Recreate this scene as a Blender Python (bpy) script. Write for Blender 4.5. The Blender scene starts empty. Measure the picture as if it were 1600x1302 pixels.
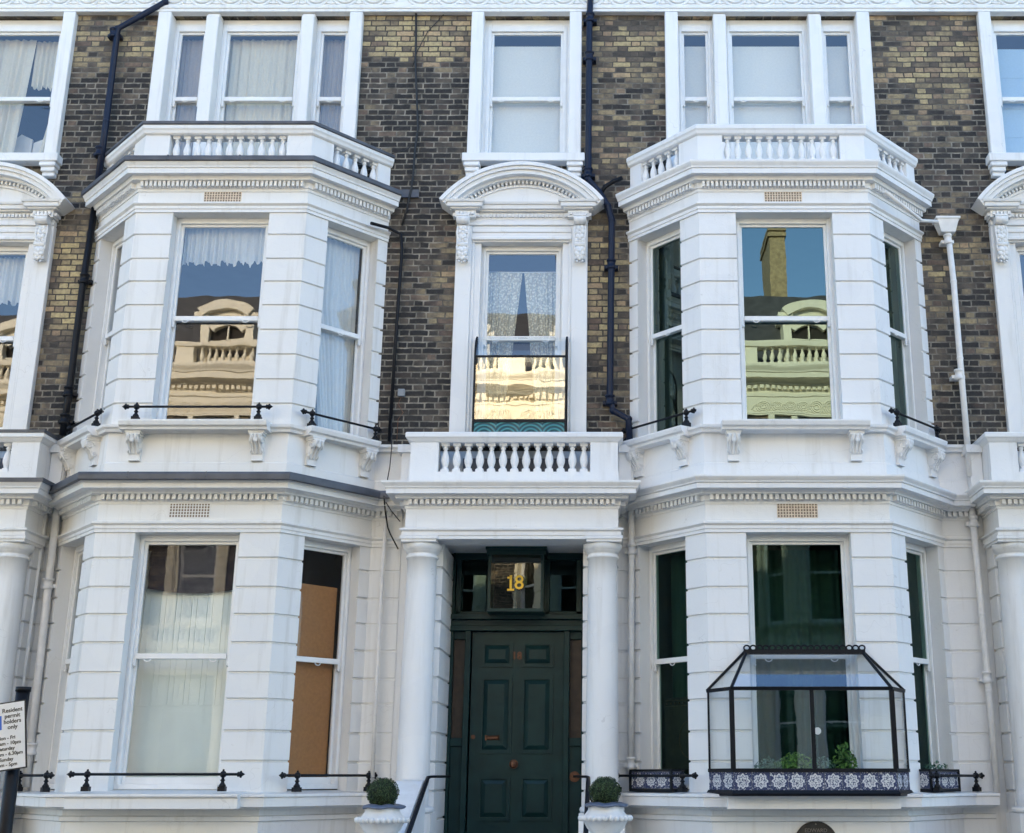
import bpy, bmesh, math, random
from mathutils import Vector, Matrix
R=math.radians
SC=bpy.context.scene
C=SC.collection
random.seed(4)
# ---------------------------------------------------------------- camera, sky, sun, exposure
FPX=1937.0; PPX,PPY=960.0,651.0; PITCH=R(16.2); CD=13.8; EYE=1.6
cam=bpy.data.cameras.new('camera'); co=bpy.data.objects.new('camera',cam); C.objects.link(co)
cam.sensor_width=36; cam.lens=FPX/1600*36; cam.shift_x=(800-PPX)/1600
co.location=(0,-CD,EYE); co.rotation_euler=(R(90)+PITCH,0,0); cam.clip_end=900; cam.clip_start=.05
SC.camera=co
SUN_EL=R(20); SUN_AZ=R(-22)      # the sun stands behind the photographed terrace (+Y), a little to the left
w=bpy.data.worlds.new('World'); SC.world=w; w.use_nodes=True
nt=w.node_tree; bg=nt.nodes['Background']
sky=nt.nodes.new('ShaderNodeTexSky'); sky.sky_type='NISHITA'; sky.sun_disc=False
sky.sun_elevation=SUN_EL; sky.sun_rotation=SUN_AZ; sky.air_density=1.0; sky.dust_density=.6; sky.ozone_density=2.6
nt.links.new(sky.outputs[0],bg.inputs[0]); bg.inputs[1].default_value=.15
sl=bpy.data.lights.new('sun','SUN'); sl.energy=3.3; sl.angle=R(.5); sl.color=(1,.85,.62)
so=bpy.data.objects.new('sun',sl); C.objects.link(so)
sd=Vector((math.sin(SUN_AZ)*math.cos(SUN_EL),math.cos(SUN_AZ)*math.cos(SUN_EL),math.sin(SUN_EL)))
so.rotation_euler=sd.to_track_quat('Z','Y').to_euler()
SC.view_settings.view_transform='Standard'; SC.view_settings.look='None'
SC.view_settings.exposure=2.24; SC.view_settings.gamma=1

def at(x,y,Y=0.0):
    "point of the plane Y=const that the photograph shows at pixel (x, y) of 1600 x 1302"
    dy=CD+Y; t=math.atan((PPY-y)/FPX); dz=dy*math.tan(PITCH+t); zc=dy*math.cos(PITCH)+dz*math.sin(PITCH)
    return ((x-PPX)*zc/FPX, dz+EYE)
def a3(x,y,Y=0.0):
    X,Z=at(x,y,Y); return (X,Y,Z)

# ---------------------------------------------------------------- materials
class NT:
    def __init__(s,name):
        s.m=bpy.data.materials.new(name); s.m.use_nodes=True; s.t=s.m.node_tree
        s.b=s.t.nodes['Principled BSDF']; s.out=s.t.nodes['Material Output']
    def n(s,typ,**k):
        o=s.t.nodes.new('ShaderNode'+typ)
        for a,v in k.items(): setattr(o,a,v)
        return o
    def l(s,a,b): s.t.links.new(a,b)
    def setv(s,sock,v):
        if isinstance(v,bpy.types.NodeSocket): s.l(v,sock)
        else: sock.default_value=v
    def math(s,op,a,b=0.0,c=0.0,clamp=False):
        o=s.n('Math',operation=op,use_clamp=clamp)
        for i,v in enumerate((a,b,c)): s.setv(o.inputs[i],v)
        return o.outputs[0]
    def mix(s,f,a,b,blend='MIX'):
        o=s.n('Mix',data_type='RGBA',blend_type=blend)
        s.setv(o.inputs[0],f); s.setv(o.inputs[6],a); s.setv(o.inputs[7],b); return o.outputs[2]
    def noise(s,vec,scale,detail=3,rough=.5,dist=0):
        o=s.n('TexNoise'); o.inputs['Scale'].default_value=scale; o.inputs['Detail'].default_value=detail
        o.inputs['Roughness'].default_value=rough; o.inputs['Distortion'].default_value=dist
        if vec is not None: s.l(vec,o.inputs['Vector'])
        return o.outputs['Fac']
    def ramp(s,f,pts):
        o=s.n('ValToRGB'); s.setv(o.inputs[0],f); cr=o.color_ramp
        while len(cr.elements)<len(pts): cr.elements.new(.5)
        for e,(p,c) in zip(cr.elements,pts): e.position=p; e.color=c if len(c)==4 else (*c,1)
        return o.outputs[0]
    def bump(s,h,strength=.3,dist=.01,nrm=None):
        o=s.n('Bump'); o.inputs['Strength'].default_value=strength; o.inputs['Distance'].default_value=dist
        s.l(h,o.inputs['Height']); s.l(o.outputs[0],s.b.inputs['Normal']); return o.outputs[0]
    def pos(s): return s.n('NewGeometry').outputs['Position']
    def obj(s): return s.n('TexCoord').outputs['Object']
    def P(s,col=None,rough=None,metal=None,spec=None):
        if col is not None: s.setv(s.b.inputs['Base Color'],col if isinstance(col,bpy.types.NodeSocket) or len(col)==4 else (*col,1))
        if rough is not None: s.setv(s.b.inputs['Roughness'],rough)
        if metal is not None: s.b.inputs['Metallic'].default_value=metal
        if spec is not None: s.b.inputs['Specular IOR Level'].default_value=spec
        return s
def plain(name,col,rough=.5,metal=0,var=.12,scale=9,bump=.08,spec=.5):
    k=NT(name); k.b.inputs['Specular IOR Level'].default_value=spec; p=k.pos(); n=k.noise(p,scale,4)
    a=tuple(c*(1-var) for c in col); b=tuple(min(1,c*(1+var)) for c in col)
    k.P(k.ramp(n,[(.3,a),(.7,b)]),rough,metal)
    if bump: k.bump(k.noise(p,scale*6,3),bump,.004)
    return k.m
def stucco(name,col,dirt):
    k=NT(name); p=k.pos()
    mp=k.n('Mapping'); mp.inputs['Scale'].default_value=(9,9,.7); k.l(p,mp.inputs[0])
    streak=k.noise(mp.outputs[0],1.0,5,.6)
    big=k.noise(p,1.3,4); fine=k.noise(p,28,4,.6)
    base=k.mix(k.math('MULTIPLY',big,.5),(*col,1),(col[0]*.95,col[1]*.94,col[2]*.91,1))
    d=k.math('MULTIPLY',k.math('SUBTRACT',streak,.55,clamp=True),dirt*3,clamp=True)
    c=k.mix(d,base,(.42,.39,.33,1))
    dv=k.n('VectorMath',operation='ADD'); k.l(p,dv.inputs[0]); nn_=k.n('TexNoise'); nn_.inputs['Scale'].default_value=3; k.l(p,nn_.inputs['Vector']); k.l(nn_.outputs['Color'],dv.inputs[1])
    vo=k.n('TexVoronoi',feature='DISTANCE_TO_EDGE'); vo.inputs['Scale'].default_value=1.1; k.l(dv.outputs[0],vo.inputs['Vector'])
    crack=k.math('MULTIPLY',k.math('LESS_THAN',vo.outputs['Distance'],.0022),k.math('GREATER_THAN',k.noise(p,1.7,2),.53))
    c=k.mix(k.math('MULTIPLY',crack,.22),c,(.30,.28,.25,1))
    patch=k.math('GREATER_THAN',k.noise(p,1.1,2,.4,.8),.58); c=k.mix(k.math('MULTIPLY',patch,.10),c,(.62,.63,.66,1))
    spots=k.math('MULTIPLY',k.math('SUBTRACT',fine,.66,clamp=True),dirt*5,clamp=True)
    c=k.mix(spots,c,(.5,.46,.38,1))
    # grime that gathers on ledges that look up
    nz=k.n('SeparateXYZ'); k.l(k.n('NewGeometry').outputs['Normal'],nz.inputs[0])
    up=k.math('MULTIPLY',k.math('MULTIPLY',k.math('SUBTRACT',nz.outputs[2],.5,clamp=True),1.2),k.noise(p,6,4),clamp=True)
    c=k.mix(up,c,(.45,.43,.38,1))
    k.P(c,.62)
    h=k.math('ADD',k.math('MULTIPLY',k.noise(p,9,5),.8),k.math('MULTIPLY',k.noise(p,60,3),.25))
    k.bump(h,.22,.012); return k.m
def brick():
    k=NT('soot stained stock brick'); p=k.pos()
    s=k.n('SeparateXYZ'); k.l(p,s.inputs[0]); x,y,z=s.outputs
    # courses 75 mm, Flemish bond with period 343 mm; a little waviness in the joints
    wv=k.noise(p,5,2); xx=k.math('ADD',x,k.math('MULTIPLY',k.math('SUBTRACT',wv,.5),.045))
    zz=k.math('ADD',z,k.math('MULTIPLY',k.math('SUBTRACT',k.noise(p,7,3),.5),.022))
    row=k.math('FLOOR',k.math('DIVIDE',zz,.075)); v=k.math('SUBTRACT',k.math('DIVIDE',zz,.075),row)
    off=k.math('MULTIPLY',k.math('MODULO',k.math('ADD',row,400),2.0),.1715)
    jit=k.n('TexWhiteNoise',noise_dimensions='1D'); k.l(row,jit.inputs['W'])
    u=k.math('DIVIDE',k.math('ADD',k.math('ADD',k.math('ADD',xx,off),200*.343),k.math('MULTIPLY',jit.outputs[0],.05)),.343)
    cell=k.math('FLOOR',u); fu=k.math('MULTIPLY',k.math('SUBTRACT',u,cell),.343)
    hd=k.math('GREATER_THAN',fu,.2285)
    lo=k.math('MULTIPLY',hd,.2285); wd=k.math('SUBTRACT',.2285,k.math('MULTIPLY',hd,.114))
    lx=k.math('SUBTRACT',fu,lo)
    ex=k.math('MINIMUM',lx,k.math('SUBTRACT',wd,lx)); vv=k.math('MULTIPLY',v,.075)
    ez=k.math('MINIMUM',vv,k.math('SUBTRACT',.075,vv))
    e=k.math('ADD',k.math('MINIMUM',ex,ez),k.math('MULTIPLY',k.math('SUBTRACT',k.noise(p,38,4,.7),.5),.012))
    inb=k.math('DIVIDE',k.math('SUBTRACT',e,k.math('ADD',.0035,k.math('MULTIPLY',k.noise(p,6,2),.004))),.005,clamp=True)
    cid=k.n('CombineXYZ'); k.l(k.math('ADD',k.math('MULTIPLY',cell,2.0),hd),cid.inputs[0]); k.l(row,cid.inputs[1])
    wn=k.n('TexWhiteNoise',noise_dimensions='2D'); k.l(cid.outputs[0],wn.inputs['Vector'])
    rnd=wn.outputs[0]
    sc=k.n('SeparateColor'); k.l(wn.outputs[1],sc.inputs[0])
    # how clean the wall is here: large noise + washed places beside downpipes and below the eaves
    def blob(cx,cz,rx,rz,amt):
        dx=k.math('DIVIDE',k.math('SUBTRACT',x,cx),rx); dz=k.math('DIVIDE',k.math('SUBTRACT',z,cz),rz)
        d=k.math('ADD',k.math('MULTIPLY',dx,dx),k.math('MULTIPLY',dz,dz))
        return k.math('MULTIPLY',k.math('POWER',2.718,k.math('MULTIPLY',d,-1.0)),amt)
    clean=k.math('MULTIPLY',k.math('SUBTRACT',k.noise(p,.9,4,.6),.50),1.0)
    for bl in ((-2.2,10.6,.9,.35,.5),(.1,10.3,.6,.5,.34),(.0,9.0,.5,.5,.36),(4.0,10.0,.75,.75,.48),(-.1,7.0,.45,1.1,.62),(-6.5,7.2,.45,.9,.75),(4.0,7.1,.6,1.1,.45),(-2.0,7.3,.22,.8,.3),(-6.3,10.4,.7,.3,.25)):
        clean=k.math('ADD',clean,blob(*bl))
    clean=k.math('ADD',clean,k.math('MULTIPLY',k.math('DIVIDE',k.math('SUBTRACT',z,10.0),.7,clamp=True),.30))
    clean=k.math('ADD',clean,k.math('MULTIPLY',k.math('SUBTRACT',k.noise(p,4.5,4,.6),.5),.7))
    cl=k.math('ADD',k.math('ADD',clean,k.math('MULTIPLY',k.math('SUBTRACT',rnd,.5),.62)),.12,clamp=True)
    col=k.ramp(cl,[(.0,(.014,.013,.013)),(.22,(.034,.030,.027)),(.42,(.115,.093,.070)),(.62,(.30,.235,.135)),(.88,(.54,.43,.22))])
    hue=k.mix(k.math('MULTIPLY',sc.outputs[1],k.math('MULTIPLY',cl,.35)),col,(.20,.145,.11,1))
    hue=k.mix(k.math('MULTIPLY',k.math('GREATER_THAN',sc.outputs[2],.85),k.math('MULTIPLY',cl,.4)),hue,(.42,.24,.17,1))
    soot=k.noise(p,22,5,.65)
    hue=k.mix(k.math('MULTIPLY',k.math('SUBTRACT',soot,.42,clamp=True),1.9,clamp=True),hue,(.05,.045,.04,1))
    hue=k.mix(k.math('MULTIPLY',k.math('SUBTRACT',k.noise(p,55,3,.7),.6,clamp=True),2.0,clamp=True),hue,(.34,.31,.26,1))
    dk=k.math('MULTIPLY',k.math('SUBTRACT',.50,clean,clamp=True),2.4,clamp=True)
    mort=k.mix(dk,(.055,.047,.04,1),k.ramp(k.noise(p,7,3),[(.32,(.07,.062,.05)),(.52,(.20,.18,.145)),(.7,(.34,.30,.24))]))
    k.P(k.mix(inb,mort,hue),.85)
    k.bump(k.math('ADD',k.math('MULTIPLY',inb,1.0),k.math('MULTIPLY',soot,.7)),.55,.009)
    return k.m
def glass(name,f0,tint,gl,wav=.012,scale=2.2,rough=0.0):
    k=NT(name); k.t.nodes.remove(k.b)
    lw=k.n('LayerWeight'); lw.inputs['Blend'].default_value=.5
    c=lw.outputs['Facing']; f=k.math('ADD',f0,k.math('MULTIPLY',k.math('POWER',c,5.0),1-f0),clamp=True)
    tr=k.n('BsdfTransparent'); tr.inputs[0].default_value=(*tint,1)
    g=k.n('BsdfGlossy'); g.inputs['Color'].default_value=(*gl,1); g.inputs['Roughness'].default_value=rough
    b=k.n('Bump'); b.inputs['Strength'].default_value=wav; b.inputs['Distance'].default_value=.06
    mp=k.n('Mapping'); mp.inputs['Scale'].default_value=(1,1,1.5); k.l(k.pos(),mp.inputs[0])
    k.l(k.noise(mp.outputs[0],scale,2,.4),b.inputs['Height']); k.l(b.outputs[0],g.inputs['Normal'])
    mx=k.n('MixShader'); k.l(f,mx.inputs[0]); k.l(tr.outputs[0],mx.inputs[1]); k.l(g.outputs[0],mx.inputs[2])
    k.l(mx.outputs[0],k.out.inputs[0]); return k.m
def cloth(name,col,trans=.3,lace=0):
    k=NT(name); k.t.nodes.remove(k.b); p=k.pos()
    n=k.noise(p,40,2); c=k.mix(n,(col[0]*.85,col[1]*.85,col[2]*.85,1),(*col,1))
    d=k.n('BsdfDiffuse'); t=k.n('BsdfTranslucent'); k.l(c,d.inputs[0]); k.l(c,t.inputs[0])
    m1=k.n('MixShader'); m1.inputs[0].default_value=trans; k.l(d.outputs[0],m1.inputs[1]); k.l(t.outputs[0],m1.inputs[2])
    if lace:
        v=k.n('TexVoronoi'); v.inputs['Scale'].default_value=34; k.l(p,v.inputs['Vector'])
        h=k.math('GREATER_THAN',v.outputs['Distance'],.44)
        tr=k.n('BsdfTransparent'); m2=k.n('MixShader'); k.l(k.math('MULTIPLY',h,.36),m2.inputs[0]); k.l(m1.outputs[0],m2.inputs[1]); k.l(tr.outputs[0],m2.inputs[2])
        k.l(m2.outputs[0],k.out.inputs[0])
    else: k.l(m1.outputs[0],k.out.inputs[0])
    return k.m
def delft():
    k=NT('blue and white glazed tiles'); s=k.n('SeparateXYZ'); k.l(k.n('TexCoord').outputs['UV'],s.inputs[0])
    u=k.math('SUBTRACT',k.math('FRACT',s.outputs[0]),.5); v=k.math('SUBTRACT',k.math('FRACT',s.outputs[1]),.5)
    r=k.math('SQRT',k.math('ADD',k.math('MULTIPLY',u,u),k.math('MULTIPLY',v,v)))
    th=k.math('ARCTAN2',v,u)
    pet=k.math('ADD',.36,k.math('MULTIPLY',k.math('COSINE',k.math('MULTIPLY',th,8)),.045))
    d=k.math('SUBTRACT',r,pet)
    ring=k.math('LESS_THAN',k.math('ABSOLUTE',k.math('ADD',d,.03)),.03)
    ring2=k.math('LESS_THAN',k.math('ABSOLUTE',k.math('ADD',d,.12)),.018)
    out=k.math('GREATER_THAN',d,0.0)
    n=k.noise(k.n('TexCoord').outputs['UV'],9,3,.6,1.2); det=k.math('GREATER_THAN',n,.53)
    cen=k.math('MULTIPLY',k.math('LESS_THAN',r,.2),det)
    blue=(.045,.055,.12,1); wh=(.62,.62,.62,1)
    c=k.mix(k.math('MULTIPLY',det,.55),wh,(.13,.16,.28,1))
    c=k.mix(ring,c,wh); c=k.mix(ring2,c,blue); c=k.mix(cen,c,blue)
    c=k.mix(out,c,k.mix(k.math('GREATER_THAN',n,.60),blue,wh))
    edge=k.math('GREATER_THAN',k.math('MAXIMUM',k.math('ABSOLUTE',u),k.math('ABSOLUTE',v)),.485)
    c=k.mix(edge,c,(.12,.12,.14,1)); k.P(c,.18); return k.m
def teal_tile():
    k=NT('turquoise relief tiles'); s=k.n('SeparateXYZ'); k.l(k.n('TexCoord').outputs['UV'],s.inputs[0])
    u=k.math('SUBTRACT',k.math('FRACT',s.outputs[0]),.5)
    v=s.outputs[1]; r=k.math('SQRT',k.math('ADD',k.math('MULTIPLY',u,u),k.math('MULTIPLY',v,v)))
    w_=k.math('SINE',k.math('MULTIPLY',r,40)); c=k.ramp(k.math('ADD',k.math('MULTIPLY',w_,.5),.5),[(.3,(.012,.06,.07)),(.8,(.05,.22,.23))])
    k.P(c,.25); k.bump(w_,.3,.01); return k.m

M={}
M['st']=stucco('white painted stucco',(.80,.80,.80),.42)
M['st3']=stucco('cream painted stucco',(.84,.78,.63),.4)
M['st2']=stucco('older white painted stucco',(.78,.775,.76),.62)
M['wood']=plain('white gloss painted timber',(.80,.80,.79),.35,var=.03,bump=.03)
M['brick']=brick()
M['lead']=plain('weathered lead sheet',(.085,.09,.105),.5,.3,.25,5,.3)
M['iron']=plain('black painted cast iron',(.006,.007,.010),.45,0,.2,20,.1,.22)
M['navy']=plain('navy painted cast iron',(.006,.012,.032),.4,0,.15,20,.1,.25)
M['pipew']=plain('white painted pipe',(.76,.75,.73),.45,0,.07,10,.05)
M['glass']=glass('old window glass',.11,(.90,.92,.92),(.95,.95,.97),.013,1.5)
M['glass2']=glass('green tinted window glass',.13,(.20,.28,.25),(.70,.93,.88),.013,1.3)
M['glassg']=glass('ground floor window glass',.03,(.90,.92,.92),(.95,.95,.97),.008,1.6)
M['glass2g']=glass('green tinted ground floor glass',.03,(.40,.55,.48),(.62,.95,.90),.008,1.4)
M['gold_glass']=glass('curved case glass',.22,(.75,.77,.75),(1,.95,.85),.022,1.8)
M['case']=glass('clear case glass',.10,(.93,.96,.97),(.9,.95,1),.015,1.6)
M['caser']=glass('sloping case glass',.24,(.90,.93,.95),(.85,.93,1),.006,1.2)
M['venth']=plain('air brick holes',(.20,.15,.11),.9,0,.1,9,0)
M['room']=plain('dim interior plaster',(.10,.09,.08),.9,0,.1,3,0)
M['cream']=cloth('cream curtain cloth',(.88,.80,.62),.2)
M['voile']=cloth('white voile',(.88,.86,.80),.25)
M['lace']=cloth('cream lace',(.92,.87,.72),.15,1)
M['dark']=cloth('dark muslin',(.035,.035,.05),.2)
M['greyc']=cloth('grey brown curtain cloth',(.55,.48,.42),.2)
M['blind']=cloth('pale blue grey blind cloth',(.90,.87,.78),.15)
M['blind2']=cloth('blue grey blind cloth',(.50,.66,.78),.15)
M['orange']=plain('orange brown blind cloth',(.38,.165,.05),.8,0,.1,30,.1)
M['greenc']=cloth('dark green drapery',(.075,.13,.11),.2)
M['shut']=plain('pale painted shutter',(.72,.78,.75),.5,0,.04,3,.02)
M['door']=plain('dark green gloss paint',(.006,.030,.031),.33,0,.2,5,.12,.3)
M['brass']=plain('worn copper brass',(.15,.07,.04),.5,.5,.3,30,.1)
M['gold']=plain('gold leaf lettering',(.85,.58,.06),.35,.2,.05,9,0)
M['black']=plain('black lettering',(.01,.01,.01),.5,0,0,9,0)
M['terra']=plain('terracotta air brick',(.74,.62,.49),.8,0,.2,30,.1)
M['hole']=plain('dark recess',(.03,.025,.022),.9,0,0,9,0)
M['leaf']=None
def leafm(name,a,b):
    k=NT(name); r=k.n('NewGeometry').outputs['Random Per Island']; k.P(k.ramp(r,[(.1,a),(.9,b)]),.5); k.b.inputs['Specular IOR Level'].default_value=.3; return k.m
M['box']=leafm('box hedge leaves',(.012,.03,.010),(.06,.10,.035))
M['fern']=leafm('bright plant leaves',(.03,.08,.015),(.12,.26,.04))
M['slate']=plain('blue grey lead urn rim',(.11,.135,.19),.5,.1,.15,20,.1)
M['delft']=delft(); M['teal']=teal_tile()
M['slates']=plain('grey roof slates',(.055,.055,.06),.6,0,.3,6,.3)
M['stock']=plain('yellow stock brick chimney',(.34,.26,.15),.85,0,.3,12,.3)
M['pave']=plain('grey paving slabs',(.17,.165,.16),.85,0,.15,2,.2)
M['road']=plain('worn asphalt',(.055,.055,.057),.85,0,.2,3,.4)
M['kerb']=plain('granite kerb',(.30,.29,.28),.8,0,.15,5,.2)
M['signw']=plain('white sign sheet',(.74,.75,.76),.35,0,.02,5,0)
M['signb']=plain('blue sign symbol',(.01,.13,.55),.35,0,.02,5,0)
M['plaque']=plain('dark bronze plaque',(.045,.042,.04),.5,.3,.2,15,.1)
M['plet']=plain('raised plaque lettering',(.22,.20,.18),.5,.3,.1,15,0)
M['screen']=plain('dark brown folding screen',(.045,.028,.018),.5,0,.3,12,.1)
M['grey']=plain('grey plastic',(.22,.24,.26),.6,0,.05,9,0)
M['paper']=plain('white card',(.75,.73,.68),.7,0,.05,9,0)

# ---------------------------------------------------------------- mesh helpers
class MB:
    def __init__(s): s.v=[]; s.f=[]; s.sm=[]; s.uv=None
    def quad(s,*p,sm=False):
        i=len(s.v); s.v+= [tuple(q) for q in p]; s.f.append(tuple(range(i,i+len(p)))); s.sm.append(sm); return s
    def box(s,x0,x1,y0,y1,z0,z1):
        if x0>x1:x0,x1=x1,x0
        if y0>y1:y0,y1=y1,y0
        if z0>z1:z0,z1=z1,z0
        i=len(s.v); s.v+=[(x0,y0,z0),(x1,y0,z0),(x1,y1,z0),(x0,y1,z0),(x0,y0,z1),(x1,y0,z1),(x1,y1,z1),(x0,y1,z1)]
        for f in ((0,3,2,1),(4,5,6,7),(0,1,5,4),(1,2,6,5),(2,3,7,6),(3,0,4,7)): s.f.append(tuple(i+k for k in f)); s.sm.append(False)
        return s
    def sweep(s,path,prof,cap=True,sm=False):
        "closed profile of (out, z) points carried along an open plan path; outward is to the right of the path"
        n=len(path); P=[Vector(p) for p in path]; N=[]
        for i in range(n-1):
            d=(P[i+1]-P[i]).normalized(); N.append(Vector((d.y,-d.x)))
        base=len(s.v); m=len(prof)
        for i in range(n):
            if i==0: mv=N[0]
            elif i==n-1: mv=N[-1]
            else:
                a=(N[i-1]+N[i]).normalized(); mv=a/max(.3,a.dot(N[i]))
            for o,z in prof: s.v.append((P[i].x+mv.x*o,P[i].y+mv.y*o,z))
        for i in range(n-1):
            for j in range(m):
                a=base+i*m+j; b=base+i*m+(j+1)%m; s.f.append((a,a+m,b+m,b)); s.sm.append(sm)
        if cap:
            s.f.append(tuple(base+j for j in range(m))); s.f.append(tuple(base+(n-1)*m+j for j in reversed(range(m)))); s.sm+=[False,False]
        return s
    def lathe(s,cx,cy,prof,seg=16,sq=False,sm=True):
        base=len(s.v); m=len(prof)
        for k in range(seg):
            a=2*math.pi*k/seg
            for r,z in prof: s.v.append((cx+r*math.cos(a),cy+r*math.sin(a),z))
        for k in range(seg):
            for j in range(m-1):
                a=base+k*m+j; b=base+((k+1)%seg)*m+j; s.f.append((a,b,b+1,a+1)); s.sm.append(sm)
        s.f.append(tuple(base+k*m+m-1 for k in range(seg))); s.sm.append(False)
        s.f.append(tuple(base+k*m for k in reversed(range(seg)))); s.sm.append(False)
        return s
    def tube(s,pts,r,seg=8,sm=True):
        P=[Vector(p) for p in pts]; base=len(s.v); n=len(P)
        for i,p in enumerate(P):
            t=(P[min(i+1,n-1)]-P[max(i-1,0)]).normalized()
            u=t.cross(Vector((0,1,0))) if abs(t.y)<.9 else t.cross(Vector((0,0,1))); u.normalize(); v=t.cross(u)
            rr=r[i] if isinstance(r,(list,tuple)) else r
            for k in range(seg):
                a=2*math.pi*k/seg; q=p+u*math.cos(a)*rr+v*math.sin(a)*rr; s.v.append(tuple(q))
        for i in range(n-1):
            for k in range(seg):
                a=base+i*seg+k; b=base+i*seg+(k+1)%seg; s.f.append((a,b,b+seg,a+seg)); s.sm.append(sm)
        s.f.append(tuple(base+k for k in reversed(range(seg)))); s.f.append(tuple(base+(n-1)*seg+k for k in range(seg))); s.sm+=[False,False]
        return s
    def ball(s,c,r,seg=10,sq=(1,1,1)):
        pr=[(r*math.sin(math.pi*j/seg)+1e-5,-r*math.cos(math.pi*j/seg)) for j in range(seg+1)]
        b=len(s.v); s.lathe(0,0,pr,seg+2)
        for i in range(b,len(s.v)):
            x,y,z=s.v[i]; s.v[i]=(c[0]+x*sq[0],c[1]+y*sq[1],c[2]+z*sq[2])
        return s
    def prism_x(s,x0,x1,poly):
        "polygon of (y,z) extruded along x"
        i=len(s.v); m=len(poly)
        s.v+=[(x0,y,z) for y,z in poly]+[(x1,y,z) for y,z in poly]
        for j in range(m): s.f.append((i+j,i+(j+1)%m,i+m+(j+1)%m,i+m+j)); s.sm.append(False)
        s.f.append(tuple(i+j for j in reversed(range(m)))); s.f.append(tuple(i+m+j for j in range(m))); s.sm+=[False,False]; return s
    def prism_y(s,y0,y1,poly,sm=False):
        i=len(s.v); m=len(poly)
        s.v+=[(x,y0,z) for x,z in poly]+[(x,y1,z) for x,z in poly]
        for j in range(m): s.f.append((i+j,i+(j+1)%m,i+m+(j+1)%m,i+m+j)); s.sm.append(sm)
        s.f.append(tuple(i+j for j in reversed(range(m)))); s.f.append(tuple(i+m+j for j in range(m))); s.sm+=[False,False]; return s
    def merge(s,o,mat):
        i=len(s.v); s.v+=[tuple(mat@Vector(v)) for v in o.v]; s.f+=[tuple(i+k for k in f) for f in o.f]; s.sm+=o.sm; return s
    def mesh(s,name,mat,bevel=0):
        me=bpy.data.meshes.new(name); me.from_pydata(s.v,[],s.f)
        me.polygons.foreach_set('use_smooth',s.sm)
        bm=bmesh.new(); bm.from_mesh(me)
        bmesh.ops.recalc_face_normals(bm,faces=bm.faces)
        if bevel:
            es=[e for e in bm.edges if len(e.link_faces)==2 and e.calc_face_angle(0)>.6]
            if es: bmesh.ops.bevel(bm,geom=es,offset=bevel,segments=1,affect='EDGES',profile=.5,clamp_overlap=True)
        bm.to_mesh(me); bm.free()
        me.materials.append(mat); return me
def link(name,me,parent=None,loc=(0,0,0),rz=0,rot=None):
    o=bpy.data.objects.new(name,me); C.objects.link(o)
    if parent: o.parent=parent
    o.location=loc; o.rotation_euler=rot if rot else (0,0,rz); return o
def part(name,mb,mat,parent,loc=(0,0,0),rz=0,bevel=0,rot=None):
    return link(name,mb.mesh(name,M[mat],bevel),parent,loc,rz,rot)
def tag(o,label=None,cat=None,group=None,kind=None):
    if label:o['label']=label
    if cat:o['category']=cat
    if group:o['group']=group
    if kind:o['kind']=kind
    return o
def thing(name,label,cat,loc=(0,0,0),rz=0,group=None):
    return tag(link(name,None,None,loc,rz),label,cat,group)
def uvbox(me,fn):
    uv=me.uv_layers.new(name='UVMap')
    for p in me.polygons:
        for li in p.loop_indices:
            v=me.vertices[me.loops[li].vertex_index].co; uv.data[li].uv=fn(v,p.normal)
def text_mesh(body,size,ext=.002,offset=0,align='CENTER'):
    cu=bpy.data.curves.new('lettering','FONT'); cu.body=body; cu.size=size; cu.extrude=ext; cu.offset=offset
    cu.align_x=align; cu.align_y='CENTER'; cu.resolution_u=3
    o=bpy.data.objects.new('lettering',cu); C.objects.link(o)
    dg=bpy.context.evaluated_depsgraph_get(); me=bpy.data.meshes.new_from_object(o.evaluated_get(dg))
    bpy.data.objects.remove(o); return me
def lettering(body,size,mat,parent,loc,rot=(R(90),0,0),ext=.002,offset=0,name='lettering',align='CENTER'):
    me=text_mesh(body,size,ext,offset,align); me.materials.clear(); me.materials.append(M[mat]); return link(name,me,parent,loc,rot=rot)

# ---------------------------------------------------------------- the terrace: profiles and plan
def bay(d): return [(-1.76,0),(-.975,-d),(.975,-d),(1.76,0)]
D0,D1=.90,.82
XW=-3.053          # window and portico axis, from the axis of the bay
XL,XR=-4.56,1.88   # party walls
G0=[1.749,2.045,2.357,2.623,2.925,3.215,3.497,3.803]
G1=[5.517,5.796,6.086,6.376,6.669,6.954,7.231,7.527]
def rust(z0,z1,gs,inner=-.22,gd=.024,gw=.015):
    p=[(0,z0)]
    for g in gs:
        if z0+.03<g<z1-.03: p+=[(0,g-gw),(-gd,g-gw*.35),(-gd,g+gw*.5),(0,g+gw)]
    return p+[(0,z1),(inner,z1),(inner,z0)]
def lerp(a,b,t): return (a[0]+(b[0]-a[0])*t,a[1]+(b[1]-a[1])*t)
def dentils(mb,path,o0,o1,z0,z1,pitch,wd,skip=.02):
    for a,b in zip(path[:-1],path[1:]):
        a=Vector(a);b=Vector(b);d=(b-a);L=d.length;d.normalize();n=Vector((d.y,-d.x))
        k=max(1,int((L-2*skip)/pitch)); st=(L-k*pitch)/2
        for i in range(k):
            c=a+d*(st+(i+.5)*pitch); u=d*wd/2
            q=[c-u+n*o0,c+u+n*o0,c+u+n*o1,c-u+n*o1]; j=len(mb.v)
            mb.v+=[(p.x,p.y,z0) for p in q]+[(p.x,p.y,z1) for p in q]
            for f in ((0,1,2,3),(7,6,5,4),(3,2,6,7),(0,3,7,4),(1,5,6,2)): mb.f.append(tuple(j+t for t in f)); mb.sm.append(False)
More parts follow.
